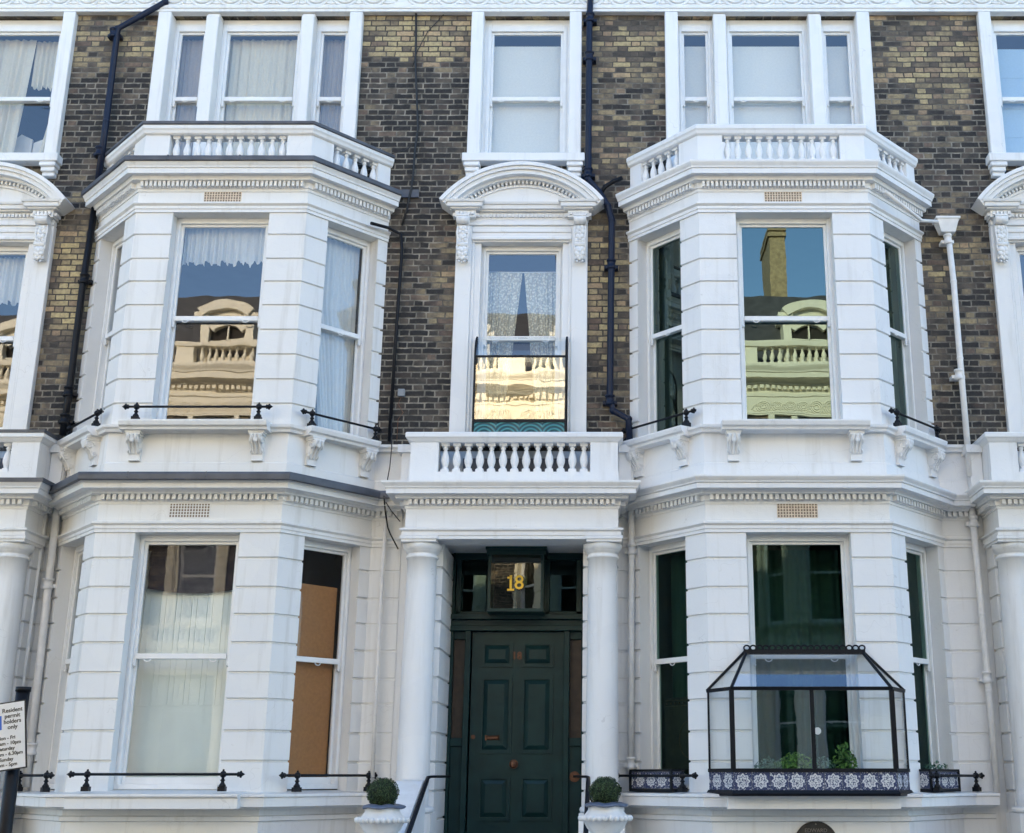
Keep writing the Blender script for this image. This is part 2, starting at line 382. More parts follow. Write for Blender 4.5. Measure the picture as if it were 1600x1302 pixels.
def off(path,o):
    P=[Vector(p) for p in path]; N=[]
    for i in range(len(P)-1):
        d=(P[i+1]-P[i]).normalized(); N.append(Vector((d.y,-d.x)))
    r=[]
    for i in range(len(P)):
        if i==0: mv=N[0]
        elif i==len(P)-1: mv=N[-1]
        else:
            a=(N[i-1]+N[i]).normalized(); mv=a/a.dot(N[i])
        r.append((P[i].x+mv.x*o,P[i].y+mv.y*o))
    return r
def cornice(zb,zt,pr):
    "bed mould, soffit, fascia and cyma from zb to zt, projecting pr"
    h=zt-zb
    return [(-.2,zb),(.012,zb),(.012,zb+.10*h),(.028,zb+.13*h),(.028,zb+.34*h),(.10,zb+.36*h),(.104,zb+.42*h),(pr*.50,zb+.52*h),(pr*.52,zb+.50*h),(pr*.80,zb+.50*h),(pr*.80,zb+.70*h),(pr*.86,zb+.72*h),(pr*.88,zb+.78*h),(pr*.97,zb+.88*h),(pr,zb+.93*h),(pr,zt),(-.2,zt+.02)]
BAL=[(.040,0),(.040,.05),(.026,.056),(.030,.075),(.044,.115),(.047,.145),(.040,.185),(.024,.235),(.019,.262),(.029,.27),(.029,.28),(.021,.288),(.033,.305),(.040,.312),(.040,.33)]
def baluster_mesh(h,k=1.0):
    mb=MB(); f=h/.33
    mb.lathe(0,0,[(r*k,z*f) for r,z in BAL],12); mb.box(-.044*k,.044*k,-.044*k,.044*k,0,.035*f); mb.box(-.042*k,.042*k,-.042*k,.042*k,h-.03*f,h)
    return mb.mesh('baluster',M['st'])
CM={}
def cached(key,fn):
    if key not in CM: CM[key]=fn()
    return CM[key]

def sash_window(parent,loc,rz,w,z0,z1,zm,gl,fw=.055,head=.06,hooks=2,box=.10):
    "box frame with two sliding sashes; origin on the face of the frame, x along the wall"
    def fr():
        b=MB(); h=w/2
        b.box(-h,-h+fw,0,box,z0,z1); b.box(h-fw,h,0,box,z0,z1)
        b.box(-h+fw,h-fw,0,box,z1-head,z1); b.box(-h+fw,h-fw,-.02,box,z0,z0+.05)
        b.box(-h+fw*.45,-h+fw,-.012,0,z0+.05,z1-head*.5); b.box(h-fw,h-fw*.45,-.012,0,z0+.05,z1-head*.5); b.box(-h+fw,h-fw,-.012,0,z1-head,z1-head*.5)
        return b.mesh('window',M['wood'],.004)
    f=link('window',cached(('fr',w,z0,z1,fw,head),fr),parent,loc,rz)
    gx=w/2-fw; st=.032; zt=z1-head; zb=z0+.05
    def up():
        b=MB(); b.box(-gx,-gx+st,.02,.055,zm-.07,zt); b.box(gx-st,gx,.02,.055,zm-.07,zt)
        b.box(-gx+st,gx-st,.02,.055,zt-.03,zt); b.box(-gx+st,gx-st,.008,.055,zm-.025,zm+.03)
        for s_ in (-1,1):
            b.ball((s_*(gx-st*.5),.03,zm-.085),.02,6)
            b.box(s_*(gx-.004),s_*(gx+.022),-.012,.02,zm-.075,zm-.03)
        for k in range(hooks):
            cx=0 if hooks==1 else (-1+2*k)*gx*.68
            b.tube([(cx+.035*math.cos(t),.0-.012,zm-.028-.026*math.sin(t)) for t in [math.pi*j/8 for j in range(9)]],.007,6)
        return b.mesh('sash',M['wood'],.003)
    def lo():
        b=MB(); b.box(-gx,-gx+st,.058,.093,zb,zm+.02); b.box(gx-st,gx,.058,.093,zb,zm+.02)
        b.box(-gx+st,gx-st,.058,.093,zb,zb+.07); b.box(-gx+st,gx-st,.058,.093,zm-.02,zm+.02)
        return b.mesh('sash',M['wood'],.003)
    link('sash',cached(('up',w,z0,z1,zm,hooks,fw),up),f); link('sash',cached(('lo',w,z0,z1,zm,fw),lo),f)
    def pn(a,b_,y): return MB().quad((-gx+st,y,a),(gx-st,y,a),(gx-st,y,b_),(-gx+st,y,b_)).mesh('pane',M[gl])
    link('pane',cached(('p1',w,z0,z1,zm,gl,fw),lambda:pn(zm+.03,zt-.03,.036)),f)
    link('pane',cached(('p2',w,z0,z1,zm,gl,fw),lambda:pn(zb+.07,zm-.02,.075)),f)
    return f

def wall_holes(x0,x1,z0,z1,holes,y,t):
    "wall slab with rectangular openings and their reveals"
    b=MB(); xs=sorted({x0,x1,*[h[0] for h in holes],*[h[1] for h in holes]}); zs=sorted({z0,z1,*[h[2] for h in holes],*[h[3] for h in holes]})
    inh=lambda x,z:any(h[0]<x<h[1] and h[2]<z<h[3] for h in holes)
    for a,c in zip(xs[:-1],xs[1:]):
        for e,f in zip(zs[:-1],zs[1:]):
            if not inh((a+c)/2,(e+f)/2):
                b.quad((a,y,e),(c,y,e),(c,y,f),(a,y,f)); b.quad((a,y+t,e),(a,y+t,f),(c,y+t,f),(c,y+t,e))
    for h in holes:
        b.quad((h[0],y,h[2]),(h[0],y,h[3]),(h[0],y+t,h[3]),(h[0],y+t,h[2])); b.quad((h[1],y,h[2]),(h[1],y+t,h[2]),(h[1],y+t,h[3]),(h[1],y,h[3]))
        b.quad((h[0],y,h[3]),(h[1],y,h[3]),(h[1],y+t,h[3]),(h[0],y+t,h[3])); b.quad((h[0],y,h[2]),(h[0],y+t,h[2]),(h[1],y+t,h[2]),(h[1],y,h[2]))
    return b

def scroll_bracket(w,h,d):
    "S-shaped console, front at -y, hanging from z=0"
    b=MB(); pr=[]
    n=14
    for i in range(n+1):
        t=i/n; y=-d*(.30+.70*(math.cos(t*math.pi*.95)*.5+.5))-.02*d*math.sin(t*9)
        pr.append((y,-h*(.14+.62*t)))
    poly=[(0,-h*.14)]+pr+[(-d*.26,-h*.80),(-d*.2,-h),(0,-h)]
    b.prism_x(-w*.36,w*.36,poly)
    b.box(-w*.5,w*.5,-d*1.02,0,-h*.07,0); b.box(-w*.44,w*.44,-d*.98,0,-h*.14,-h*.07)
    for s_ in (-1,1):
        for (r,yy,zz) in ((.17*h,-d*.70,-h*.33),(.10*h,-d*.30,-h*.66)):
            b.tube([(s_*w*.36,yy+r*(1-k/16)*math.cos(k*.75),zz+r*(1-k/16)*math.sin(k*.75)) for k in range(14)],.007,5)
    for k in (-.24,0,.24):
        b.tube([(k*w,y-.004,z) for y,z in pr],[.012*w/.13*(1.2-.5*i/n) for i in range(n+1)],5)
    b.ball((0,-d*.95,-h*.30),.022*w/.13,6,(1,.7,1.5))
    b.box(-w*.34,w*.34,-d*.30,0,-h,-h*.95)
    return b
def leaf_console():
    "tall acanthus console beside the first floor window"
    b=MB(); w,h=.15,.62
    b.box(-w*.42,w*.42,-.10,0,-h*.88,0)
    b.tube([(-w*.5,-.13,-.055),(w*.5,-.13,-.055)],.055,10); b.box(-w*.5,w*.5,-.18,0,-.02,0)
    b.tube([(-w*.45,-.10,-.36),(w*.45,-.10,-.36)],.032,8)
    for j,(z,r) in enumerate(((-.15,.034),(-.20,.03),(-.26,.034),(-.31,.026),(-.43,.04),(-.48,.034),(-.53,.026),(-.58,.015))):
        for s_ in (-1,1): b.ball((s_*(.022+.012*(j%2)),-.108,z),r,6,(1,.75,1.1))
        b.ball((0,-.118,z-.02),r*.7,6,(.8,.9,1.3))
    for s_ in (-1,1): b.tube([(s_*w*.4,-.105,-.12),(s_*w*.46,-.11,-.2),(s_*w*.38,-.105,-.3),(s_*w*.44,-.11,-.4),(s_*w*.30,-.1,-.5)],.013,6)
    return b

def arc_band(cx,zc,r0,r1,y0,y1,a0,a1,n=28):
    b=MB(); base=0
    for i in range(n+1):
        a=a0+(a1-a0)*i/n; c,s_=math.cos(a),math.sin(a)
        for r,y in ((r0,y0),(r1,y0),(r1,y1),(r0,y1)): b.v.append((cx+r*c,y,zc+r*s_))
    for i in range(n):
        for j in range(4):
            a=i*4+j; c=i*4+(j+1)%4; b.f.append((a,c,c+4,a+4)); b.sm.append(False)
    b.f+= [(0,1,2,3),(n*4+3,n*4+2,n*4+1,n*4)]; b.sm+=[False,False]
    return b

def house(xb,label,lead=False,st='st',glb='glass',number=False,tri=True,group='terraced houses of the photographed row'):
    h=thing('terraced_house',label,'house',(xb,0,0),0,group)
    P_=lambda n,b,m,**k: part(n,b,m,h,**k)
    # --- brick upper wall, stucco lower wall
    link('brick_wall',cached('brickw',lambda:wall_holes(XL,XR,5.2,12.0,[(-1.20,1.20,8.40,10.96),(XW-.60,XW+.60,8.90,10.96),(XW-.62,XW+.62,5.30,7.90),(-1.60,1.60,5.2,8.2)],0,.34).mesh('brick_wall',M['brick'])),h)
    def lw():
        b=wall_holes(XL,XR,0,5.2,[(-1.60,1.60,.3,5.2),(XW-.80,XW+.80,.85,4.2)],.012,.34)
        return b.mesh('ground_floor_wall',M[st])
    link('ground_floor_wall',cached('lw'+st,lw),h)
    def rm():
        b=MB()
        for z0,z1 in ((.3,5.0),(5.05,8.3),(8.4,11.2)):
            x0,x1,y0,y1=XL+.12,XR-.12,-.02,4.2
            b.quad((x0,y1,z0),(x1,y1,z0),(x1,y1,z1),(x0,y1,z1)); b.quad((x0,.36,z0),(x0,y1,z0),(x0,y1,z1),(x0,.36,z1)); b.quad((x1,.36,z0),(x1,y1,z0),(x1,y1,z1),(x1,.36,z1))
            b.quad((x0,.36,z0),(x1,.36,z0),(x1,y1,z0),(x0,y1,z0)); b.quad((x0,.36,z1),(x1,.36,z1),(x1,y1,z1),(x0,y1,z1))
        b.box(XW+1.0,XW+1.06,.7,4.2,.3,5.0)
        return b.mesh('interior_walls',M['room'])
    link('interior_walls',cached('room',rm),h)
    # --- eaves: string, guilloche frieze, cornice, parapet, roof
    def eav():
        b=MB(); pth=[(XL,0),(XR,0)]
        b.sweep(pth,[(-.02,10.955),(.085,10.955),(.085,10.99),(.10,11.0),(.10,11.04),(.06,11.05),(.06,11.50),(.09,11.52),(.09,11.58),(-.02,11.58)])
        b.sweep(pth,cornice(11.58,12.30,.55)); dentils(b,pth,.03,.14,11.70,11.80,.16,.10)
        n=int((XR-XL)/.365)
        for i in range(n+1):
            cx=XL+.14+i*.365
            if cx>XR-.13: break
            for r_ in (.165,.115,.06):
                b.tube([(cx+r_*math.cos(2*math.pi*k/20),-.066,11.215+r_*math.sin(2*math.pi*k/20)) for k in range(21)],.019,6)
            b.tube([(cx+.09,-.064,11.10),(cx+.18,-.066,11.085),(cx+.27,-.064,11.10)],.012,5)
            b.tube([(cx+.06,-.062,11.39),(cx+.18,-.066,11.30),(cx+.30,-.062,11.12)],.014,5)
        return b.mesh('eaves_frieze',M[st])
    link('eaves_frieze',cached('eav'+st,eav),h)
    def par():
        b=MB(); b.box(XL+.001,XR-.001,-.06,.25,12.32,12.50); b.sweep([(XL,-.0),(XR,-.0)],[(-.25,12.95),(.10,12.95),(.12,13.05),(.12,13.10),(-.25,13.10)])
        for a,c in ((XL,XL+.35),(XW+.75,XW+1.2),(XR-.35,XR)): b.box(a+.001,c-.001,-.05,.22,12.50,12.95)
        m=MB(); m.lathe(0,.08,[(r*1.45,z*1.36) for r,z in BAL],8)
        x=XL+.45
        while x<XR-.4:
            if not (XW+.68<x<XW+1.28): b.merge(m,Matrix.Translation((x,0,12.5)))
            x+=.20
        return b.mesh('parapet_balustrade',M[st])
    link('parapet_balustrade',cached('par'+st,par),h)
    def roof():
        b=MB(); b.prism_x(XL+.002,XR-.002,[(.5,12.2),(1.35,14.95),(7.5,14.95),(8.5,12.2),(8.5,0),(8.3,0),(8.3,12.0),(.5,12.0)]); b.box(XL+.01,XR-.01,.30,8.3,11.9,12.1); return b.mesh('roof',M['slates'])
    rf=link('roof',cached('roof',roof),h)
    def chim():
        b=MB(); b.box(.32,.80,2.2,4.0,12.5,17.4); b.box(.27,.85,2.13,4.07,17.2,17.33); b.box(.27,.85,2.13,4.07,17.4,17.5)
        for k in range(4): b.lathe(.56,2.45+.42*k,[(.13,17.5),(.11,18.0),(.13,18.05)],10)
        return b.mesh('chimney',M['stock'])
    link('chimney',cached('chim',chim),rf)
    def dorm():
        b=MB()
        for cx in (0,XW):
            b.box(cx-.75,cx-.52,.35,1.4,12.3,13.95); b.box(cx+.52,cx+.75,.35,1.4,12.3,13.95); b.box(cx-.52,cx+.52,.40,1.4,12.3,12.75); 
            b.merge(arc_band(cx,13.10,1.02,1.28,.15,1.4,R(52),R(128),16),Matrix()); b.merge(arc_band(cx,13.25,.5,.92,.36,1.4,R(38),R(142),12),Matrix())
            b.box(cx-.88,cx-.50,.22,1.4,13.88,14.02); b.box(cx+.50,cx+.88,.22,1.4,13.88,14.02)
            b.box(cx-.02,cx+.02,.42,.5,12.75,13.95); b.box(cx-.52,cx+.52,.42,.5,13.30,13.34)
        return b.mesh('dormer',M[st])
    link('dormer',cached('dorm'+st,dorm),rf)
    link('dormer_window',cached('dwin',lambda:MB().box(-.53,.53,.56,.60,12.7,13.97).box(XW-.53,XW+.53,.56,.60,12.7,13.97).mesh('dormer_window',M['hole'])),rf)
    # --- top floor: single window
    def sur():
        b=MB()
        for s_ in (-1,1):
            x0,x1=sorted((XW+s_*.545,XW+s_*.70)); b.box(x0,x1,-.09,.16,8.93,10.952)
            c=XW+s_*.63
            b.box(c-.10,c+.10,-.14,-.001,8.76,8.815); b.box(c-.085,c+.085,-.11,-.001,8.70,8.76); b.box(c-.075,c+.075,-.08,-.001,8.645,8.70)
        b.box(XW-.75,XW+.75,-.15,.10,8.82,8.93)
        return b.mesh('window_surround',M[st],.008)
    link('window_surround',cached('sur'+st,sur),h)
    sash_window(h,(XW,.10,0),0,1.09,8.93,10.95,9.815,'glass',.085,.17)
    # --- top floor: triple window above the bay
    def tsur():
        b=MB()
        for s_ in (-1,1):
            for a,c in ((1.135,1.30),(.525,.685)):
                x0,x1=sorted((s_*a,s_*c)); b.box(x0,x1,-.09,.16,8.40,10.90 if a<1 else 10.952); 
                if a<1: b.box(x0,x1,-.05,.12,10.90,10.95)
        return b.mesh('window_surround',M[st],.010)
    link('window_surround',cached('tsur'+st,tsur),h)
    sash_window(h,(0,.10,0),0,1.05,8.40,10.95,9.815,'glass',.06,.17)
    for s_ in (-1,1): sash_window(h,(s_*.91,.10,0),0,.45,8.40,10.95,9.815,'glass',.055,.17,1)
    # --- first floor window with segmental pediment
    def aed():
        b=MB()
        for s_ in (-1,1):
            x0,x1=sorted((XW+s_*.60,XW+s_*.79)); b.box(x0,x1,-.07,.10,5.29,7.99)
            x0,x1=sorted((XW+s_*.49,XW+s_*.60)); b.box(x0,x1,-.02,.10,5.29,7.78)
            x0,x1=sorted((XW+s_*.565,XW+s_*.60)); b.box(x0,x1,-.045,-.02,5.29,7.84)
        b.box(XW-.60,XW+.60,-.06,.10,7.78,7.99); b.box(XW-.60,XW+.60,-.09,-.06,7.80,7.84); b.box(XW-.60,XW+.60,-.075,-.06,7.90,7.94)
        b.box(XW-.79,XW+.79,-.085,-.001,7.99,8.06)
        b.box(XW-.60,XW+.60,-.03,.10,5.29,5.40)
        return b.mesh('window_surround',M[st],.006)
    link('window_surround',cached('aed'+st,aed),h)
    def ped():
        b=MB(); hw=.80
        # entablature with breaks over the consoles
        path=[(XW-hw,0),(XW-hw,-.16),(XW-.56,-.16),(XW-.56,-.08),(XW+.56,-.08),(XW+.56,-.16),(XW+hw,-.16),(XW+hw,0)]
        b.sweep(path,[(-.07,8.06),(.005,8.06),(.005,8.145),(.05,8.15),(.055,8.165),(.085,8.17),(.09,8.215),(.11,8.22),(.12,8.245),(-.07,8.245)])
        dentils(b,path,.005,.035,8.085,8.125,.045,.027,.005)
        # segmental pediment: rings of moulding following an arc
        half=.985; rise=.49; r=(half*half+rise*rise)/(2*rise); zc=8.735-r; a=math.asin(half/r)
        for (ra,rb,y0) in ((-.045,0,-.29),(-.085,-.045,-.265),(-.135,-.085,-.235),(-.165,-.135,-.16),(-.235,-.205,-.075)):
            b.merge(arc_band(XW,zc,r+ra,r+rb,y0,.0,math.pi/2-a,math.pi/2+a,36),Matrix())
        n=33
        for i in range(n):
            t=math.pi/2+a*.86*(2*(i+.5)/n-1); rr=r-.205
            m=Matrix.Translation((XW+rr*math.cos(t),-.075,zc+rr*math.sin(t)))@Matrix.Rotation(-(t-math.pi/2),4,'Y')
            b.merge(MB().box(-.013,.013,-.035,.07,0,.04),m)
        pl=[]; 
        for i in range(25):
            t=math.pi/2-a+2*a*i/24; pl.append((XW+(r-.04)*math.cos(t),zc+(r-.04)*math.sin(t)))
        b.prism_y(-.05,-.001,pl)
        b.box(XW-.96,XW+.96,-.12,-.001,8.235,8.262)
        return b.mesh('pediment',M[st])
    link('pediment',cached('ped'+st,ped),h)
    cme=cached('console'+st,lambda:leaf_console().mesh('console',M[st]))
    for s_ in (-1,1): link('console',cme,h,(XW+s_*.70,-.068,8.06))
    sash_window(h,(XW,.08,0),0,.98,5.40,7.78,6.60,'glass',.05,.06)
    # --- bay walls
    def bayw(path,z0,z1,gs,d,ext):
        b=MB(); p0,p1,p2,p3=path
        b.sweep([lerp(p1,p0,.26),p1,(-.552,-d)],rust(z0,z1,gs)); b.sweep([(.552,-d),p2,lerp(p2,p3,.26)],rust(z0,z1,gs))
        b.sweep(([(-ext,0)] if ext else [])+[p0,lerp(p1,p0,.88)],rust(z0,z1,gs,-.16)); b.sweep([lerp(p2,p3,.88),p3]+([(ext,0)] if ext else []),rust(z0,z1,gs,-.16))
        return b
    def bw0():
        pth=bay(D0); b=bayw(pth,1.40,4.075,G0,D0,2.1)
        e=[(-2.1,0)]+pth+[(2.1,0)]
        b.sweep(e,[(-.22,0),(.06,0),(.06,.5),(0,.52),(0,1.17),(.03,1.18),(.03,1.22),(0,1.23),(0,1.30),(-.22,1.30)])
        b.sweep(e,[(-.22,4.075),(.018,4.075),(.018,4.11),(.028,4.112),(.028,4.145),(.055,4.165),(.055,4.185),(0,4.20),(0,4.42),(-.22,4.42)])
        b.sweep(e,[(-.22,4.42),(0,4.42),(0,4.66),(-.22,4.66)])
        e2=[(-2.1,0)]+bay(.86)+[(2.1,0)]
        b.sweep(e2,[(-.22,4.66),(.012,4.66),(.012,4.835),(0,4.845),(0,5.18),(-.22,5.18)])
        return b
    link('bay_wall',cached('bw0'+st,lambda:bw0().mesh('bay_wall',M[st])),h)
    def bw1():
        pth=bay(D1); b=bayw(pth,5.18,7.80,G1,D1,0)
        b.sweep(pth,[(-.22,7.80),(.018,7.80),(.018,7.835),(.028,7.84),(.028,7.875),(.055,7.895),(.055,7.915),(0,7.93),(0,8.10),(-.22,8.10)])
        q=off(pth,.1); i=len(b.v)
        b.v+=[(x,min(y,.05),8.34) for x,y in q]; b.f.append((i,i+1,i+2,i+3)); b.sm.append(False)
        i=len(b.v); b.v+=[(x,min(y,.05),5.17) for x,y in pth]; b.f.append((i,i+1,i+2,i+3)); b.sm.append(False)
        return b
    link('bay_wall',cached('bw1'+st,lambda:bw1().mesh('bay_wall',M[st])),h)
    def sill1():
        b=MB(); e=[(-2.1,0)]+bay(.86)+[(2.1,0)]
        b.sweep(e,[(-.2,5.175),(.05,5.175),(.06,5.20),(.085,5.22),(.09,5.25),(-.2,5.275)])
        f=bay(.86); pf=[(-.2,5.165),(.13,5.165),(.14,5.19),(.17,5.205),(.185,5.245),(.185,5.262),(-.2,5.285)]
        b.sweep([(-.79,-.86),(.79,-.86)],[(o+.055,z) for o,z in pf])
        for a,c in ((lerp(f[1],f[0],.13),lerp(f[1],f[0],.93)),(lerp(f[3],f[2],.93),lerp(f[3],f[2],.07))):
            pass
        b.sweep([lerp(f[0],f[1],.06),lerp(f[0],f[1],.86)],pf); b.sweep([lerp(f[3],f[2],.86),lerp(f[3],f[2],.06)],pf)
        return b.mesh('sill_ledge',M[st])
    link('sill_ledge',cached('sill1'+st,sill1),h)
    def sill0():
        b=MB(); e=[(-2.1,0)]+bay(D0)+[(2.1,0)]
        b.sweep(e,[(-.2,1.285),(.06,1.285),(.07,1.305),(.20,1.315),(.205,1.40),(.225,1.41),(.225,1.435),(-.2,1.465)])
        b.sweep([(-.84,-D0),(.84,-D0)],[(-.2,1.30),(.30,1.30),(.30,1.395),(.33,1.415),(.33,1.437),(-.2,1.475)])
        return b.mesh('sill_ledge',M[st])
    link('sill_ledge',cached('sill0'+st,sill0),h)
    cb=cached('corbel'+st,lambda:scroll_bracket(.17,.31,.15).mesh('corbel',M[st]))
    f=bay(.86); ang=math.atan2(.86,.785)
    for x in (-.66,.66): link('corbel',cb,h,(x,-.86,5.165))
    for (a,c,s_) in ((f[1],f[0],-1),(f[2],f[3],1)):
        for t in (.25,.86):
            p=lerp(a,c,t); link('corbel',cb,h,(p[0],p[1],5.165),s_*ang)
    # --- cornices of the bay
    def cor(pth,zb,zt,pr,pi):
        b=MB(); b.sweep(pth,cornice(zb,zt,pr)); hh=zt-zb; dentils(b,pth,.026,.078,zb+.14*hh,zb+.355*hh,pi,pi*.60); return b.mesh('bay_cornice',M[st])
    link('bay_cornice',cached('cor1'+st,lambda:cor(bay(D1),8.06,8.36,.23,.051)),h)
    link('bay_cornice',cached('cor0'+st,lambda:cor([(-2.1,0)]+bay(D0)+[(2.1,0)],4.38,4.64,.27,.063)),h)
    if lead:
        def ld(q):
            b=MB()
            if q==0: b.sweep(bay(D1),[(.02,8.365),(.238,8.335),(.25,8.34),(.252,8.39),(.24,8.405),(.02,8.425)])
            if q==1: b.sweep([(-2.0,0)]+bay(D0)+[(2.0,0)],[(.0,4.66),(.278,4.575),(.295,4.58),(.298,4.645),(.285,4.665),(.0,4.73)])
            if q==2: b.sweep(off(bay(D1),.0),[(-.13,8.915),(.045,8.905),(.060,8.905),(.064,8.945),(-.13,8.975)])
            for qq,pth,o,z in ((0,bay(D1),.25,8.375),(1,bay(D0),.293,4.635)):
                if qq==q:
                    for t in (.2,.62):
                        x=-.975+1.95*t; b.box(x-.012,x+.012,-(D1 if z>8 else D0)-o-.008,-(D1 if z>8 else D0)+.0,z-.035,z+.03)
            return b.mesh('lead_flashing',M['lead'],.006)
        for q in range(3): link('lead_flashing',cached('lead%d'%q,lambda:ld(q)),h)
    # --- balcony balustrade on the bay
    def balc():
        b=MB(); pth=bay(D1); pl=[(-.16,8.36),(.0,8.36),(.0,8.455),(-.015,8.47),(-.145,8.47),(-.16,8.455)]
        b.sweep(pth,pl); b.sweep(pth,[(-.15,8.795),(.0,8.795),(.02,8.81),(.03,8.84),(.045,8.86),(.045,8.90),(.03,8.92),(-.18,8.935),(-.18,8.80)])
        pp=[(-.14,8.47),(-.01,8.47),(-.01,8.795),(-.14,8.795)]
        b.sweep([lerp(pth[1],pth[0],.27),pth[1],(-.685,-D1)],pp); b.sweep([(.685,-D1),pth[2],lerp(pth[2],pth[3],.27)],pp)
        b.sweep([pth[0],lerp(pth[0],pth[1],.17)],pp); b.sweep([lerp(pth[3],pth[2],.17),pth[3]],pp)
        return b.mesh('balustrade',M[st])
    bo=link('balustrade',cached('balc'+st,balc),h)
    bl=cached('bal1',lambda:baluster_mesh(.325,.92))
    for i in range(11): link('baluster',bl,bo,(-.62+.124*i,-D1+.075,8.47))
    pth=bay(D1); pin=off(pth,-.075); a1=math.atan2(.82,.785)
    for a,c,s_ in ((pin[1],pin[0],-1),(pin[2],pin[3],1)):
        for i in range(5):
            p=lerp(a,c,.33+.118*i); link('baluster',bl,bo,(p[0],p[1],8.47),s_*a1)
    # --- bay windows
    for (d,z0,z1,zm) in ((D0,1.475,4.075,2.80),(D1,5.28,7.80,6.57)):
        pth=bay(d); an=math.atan2(d,.785)
        sash_window(h,(0,-d+.15,0),0,1.104,z0,z1,zm,glb+('g' if z0<3 else ''),.05,.07)
        for s_,a,c in ((-1,pth[1],pth[0]),(1,pth[2],pth[3])):
            L=math.hypot(.785,d); p=lerp(a,c,.57); n=Vector((s_*d,-.785)).normalized()
            wd=round(.62*L,3)
            sash_window(h,(p[0]-n.x*.15,p[1]-n.y*.15,0),s_*an,wd,z0,z1,zm,glb+('g' if z0<3 else ''),.05,.07,1)
    # --- air bricks
    def vent(m_):
        b=MB(); b.box(-.215,.215,-.006,.02,-.065,.065)
        return b.mesh('air_vent',M[m_])
    def vgrid():
        b=MB()
        for i in range(14):
            for j in range(5): b.box(-.20+.0305*i-.009,-.20+.0305*i+.009,-.008,-.005,-.05+.025*j-.0085,-.05+.025*j+.0085)
        return b.mesh('grille_hole',M['venth'])
    for z,d in ((8.048-.035,D1),(4.312,D0)):
        vm='st2' if (lead and d==D0) else 'terra'; v=link('air_vent',cached('vent'+vm,lambda:vent(vm)),h,(0,-d,z)); v.scale=(1,1,1.25); link('grille_hole',cached('vg',vgrid),v)
    # --- portico
    xp=XW; YF=-.56
    def ent():
        b=MB(); pth=[(xp-1.156,0),(xp-1.156,YF),(xp+1.156,YF),(xp+1.156,0)]
        b.sweep(pth,[(-.36,4.065),(.02,4.065),(.02,4.10),(.03,4.105),(.03,4.145),(.055,4.16),(.055,4.18),(0,4.195),(0,4.42),(-.36,4.42)])
        b.sweep(pth,cornice(4.40,4.665,.24)); dentils(b,pth,.026,.078,4.44,4.492,.063,.038)
        b.box(xp-1.0,xp+1.0,-.30,.66,4.12,4.40); b.box(xp-1.12,xp+1.12,-.5,.0,4.60,4.68)
        for s_ in (-1,1): b.box(xp+s_*1.0-.19,xp+s_*1.0+.19,YF-.035,-.14,4.035,4.064) ; b.box(xp+s_*1.0-.205,xp+s_*1.0+.205,YF-.05,-.13,4.064,4.098)
        return b.mesh('entablature',M[st])
    link('entablature',cached('ent'+st,ent),h)
    def colm():
        b=MB(); sh=[(.172,1.31)]+[(.172-.014*(t/10)**1.6,1.31+(3.87-1.31)*t/10) for t in range(1,11)]
        sh+=[(.172,3.875),(.176,3.89),(.172,3.905),(.160,3.91),(.160,3.935),(.178,3.94),(.178,3.955),(.19,3.965),(.205,3.99),(.21,4.015),(.205,4.035)]
        b.lathe(0,0,[(.20,1.24),(.225,1.25),(.235,1.275),(.225,1.298),(.185,1.305),(.185,1.312)]+sh,40); b.box(-.235,.235,-.235,.235,.55,1.24)
        return b.mesh('column',M[st])
    cm=cached('colm'+st,colm)
    for s_ in (-1,1): link('column',cm,h,(xp+s_*.985,-.375,0))
    def pil():
        b=MB()
        for s_ in (-1,1):
            if s_<0: pp=[(xp-1.156,.0),(xp-1.156,-.28),(xp-.77,-.28),(xp-.77,.66)]
            else: pp=[(xp+.77,.66),(xp+.77,-.28),(xp+1.156,-.28),(xp+1.156,.0)]
            b.sweep(pp,rust(.0,4.066,[.87,1.17,1.457]+G0,-.12))
        return b.mesh('pilaster',M[st])
    link('pilaster',cached('pil'+st,pil),h)
    def pbal():
        b=MB(); q=[(xp-1.16,0),(xp-1.16,-.46),(xp+1.16,-.46),(xp+1.16,0)]
        b.sweep(q,[(-.17,4.66),(0,4.66),(0,4.84),(-.17,4.845)])
        b.sweep(q,[(-.17,5.18),(.0,5.18),(.015,5.195),(.03,5.215),(.05,5.23),(.05,5.27),(.04,5.285),(-.2,5.30)])
        pp=[(-.165,4.84),(-.006,4.84),(-.006,5.18),(-.165,5.18)]
        b.sweep([(xp-1.16,0),(xp-1.16,-.46),(xp-.845,-.46)],pp); b.sweep([(xp+.845,-.46),(xp+1.16,-.46),(xp+1.16,0)],pp)
        for s_ in (-1,1):
            x0,x1=sorted((xp+s_*1.16,xp+s_*1.30)); b.box(x0,x1,-.16,.0,4.66,5.13); x0,x1=sorted((xp+s_*1.16,xp+s_*1.34)); b.box(x0,x1,-.21,.0,5.13,5.22)
        return b.mesh('balustrade',M[st])
    pb=link('balustrade',cached('pbal'+st,pbal),h)
    pl=cached('bal2',lambda:baluster_mesh(.335,1.0))
    for i in range(13): link('baluster',pl,pb,(xp-.775+.129*i,-.46+.09,4.845))
    def proof():
        b=MB(); b.box(xp-1.15,xp+1.15,-.30,.0,4.68,4.76); b.box(xp-.62,xp+.62,-.035,-.001,4.76,5.10); return b.mesh('lead_roof',M['slate'])
    link('lead_roof',cached('proof',proof),h)
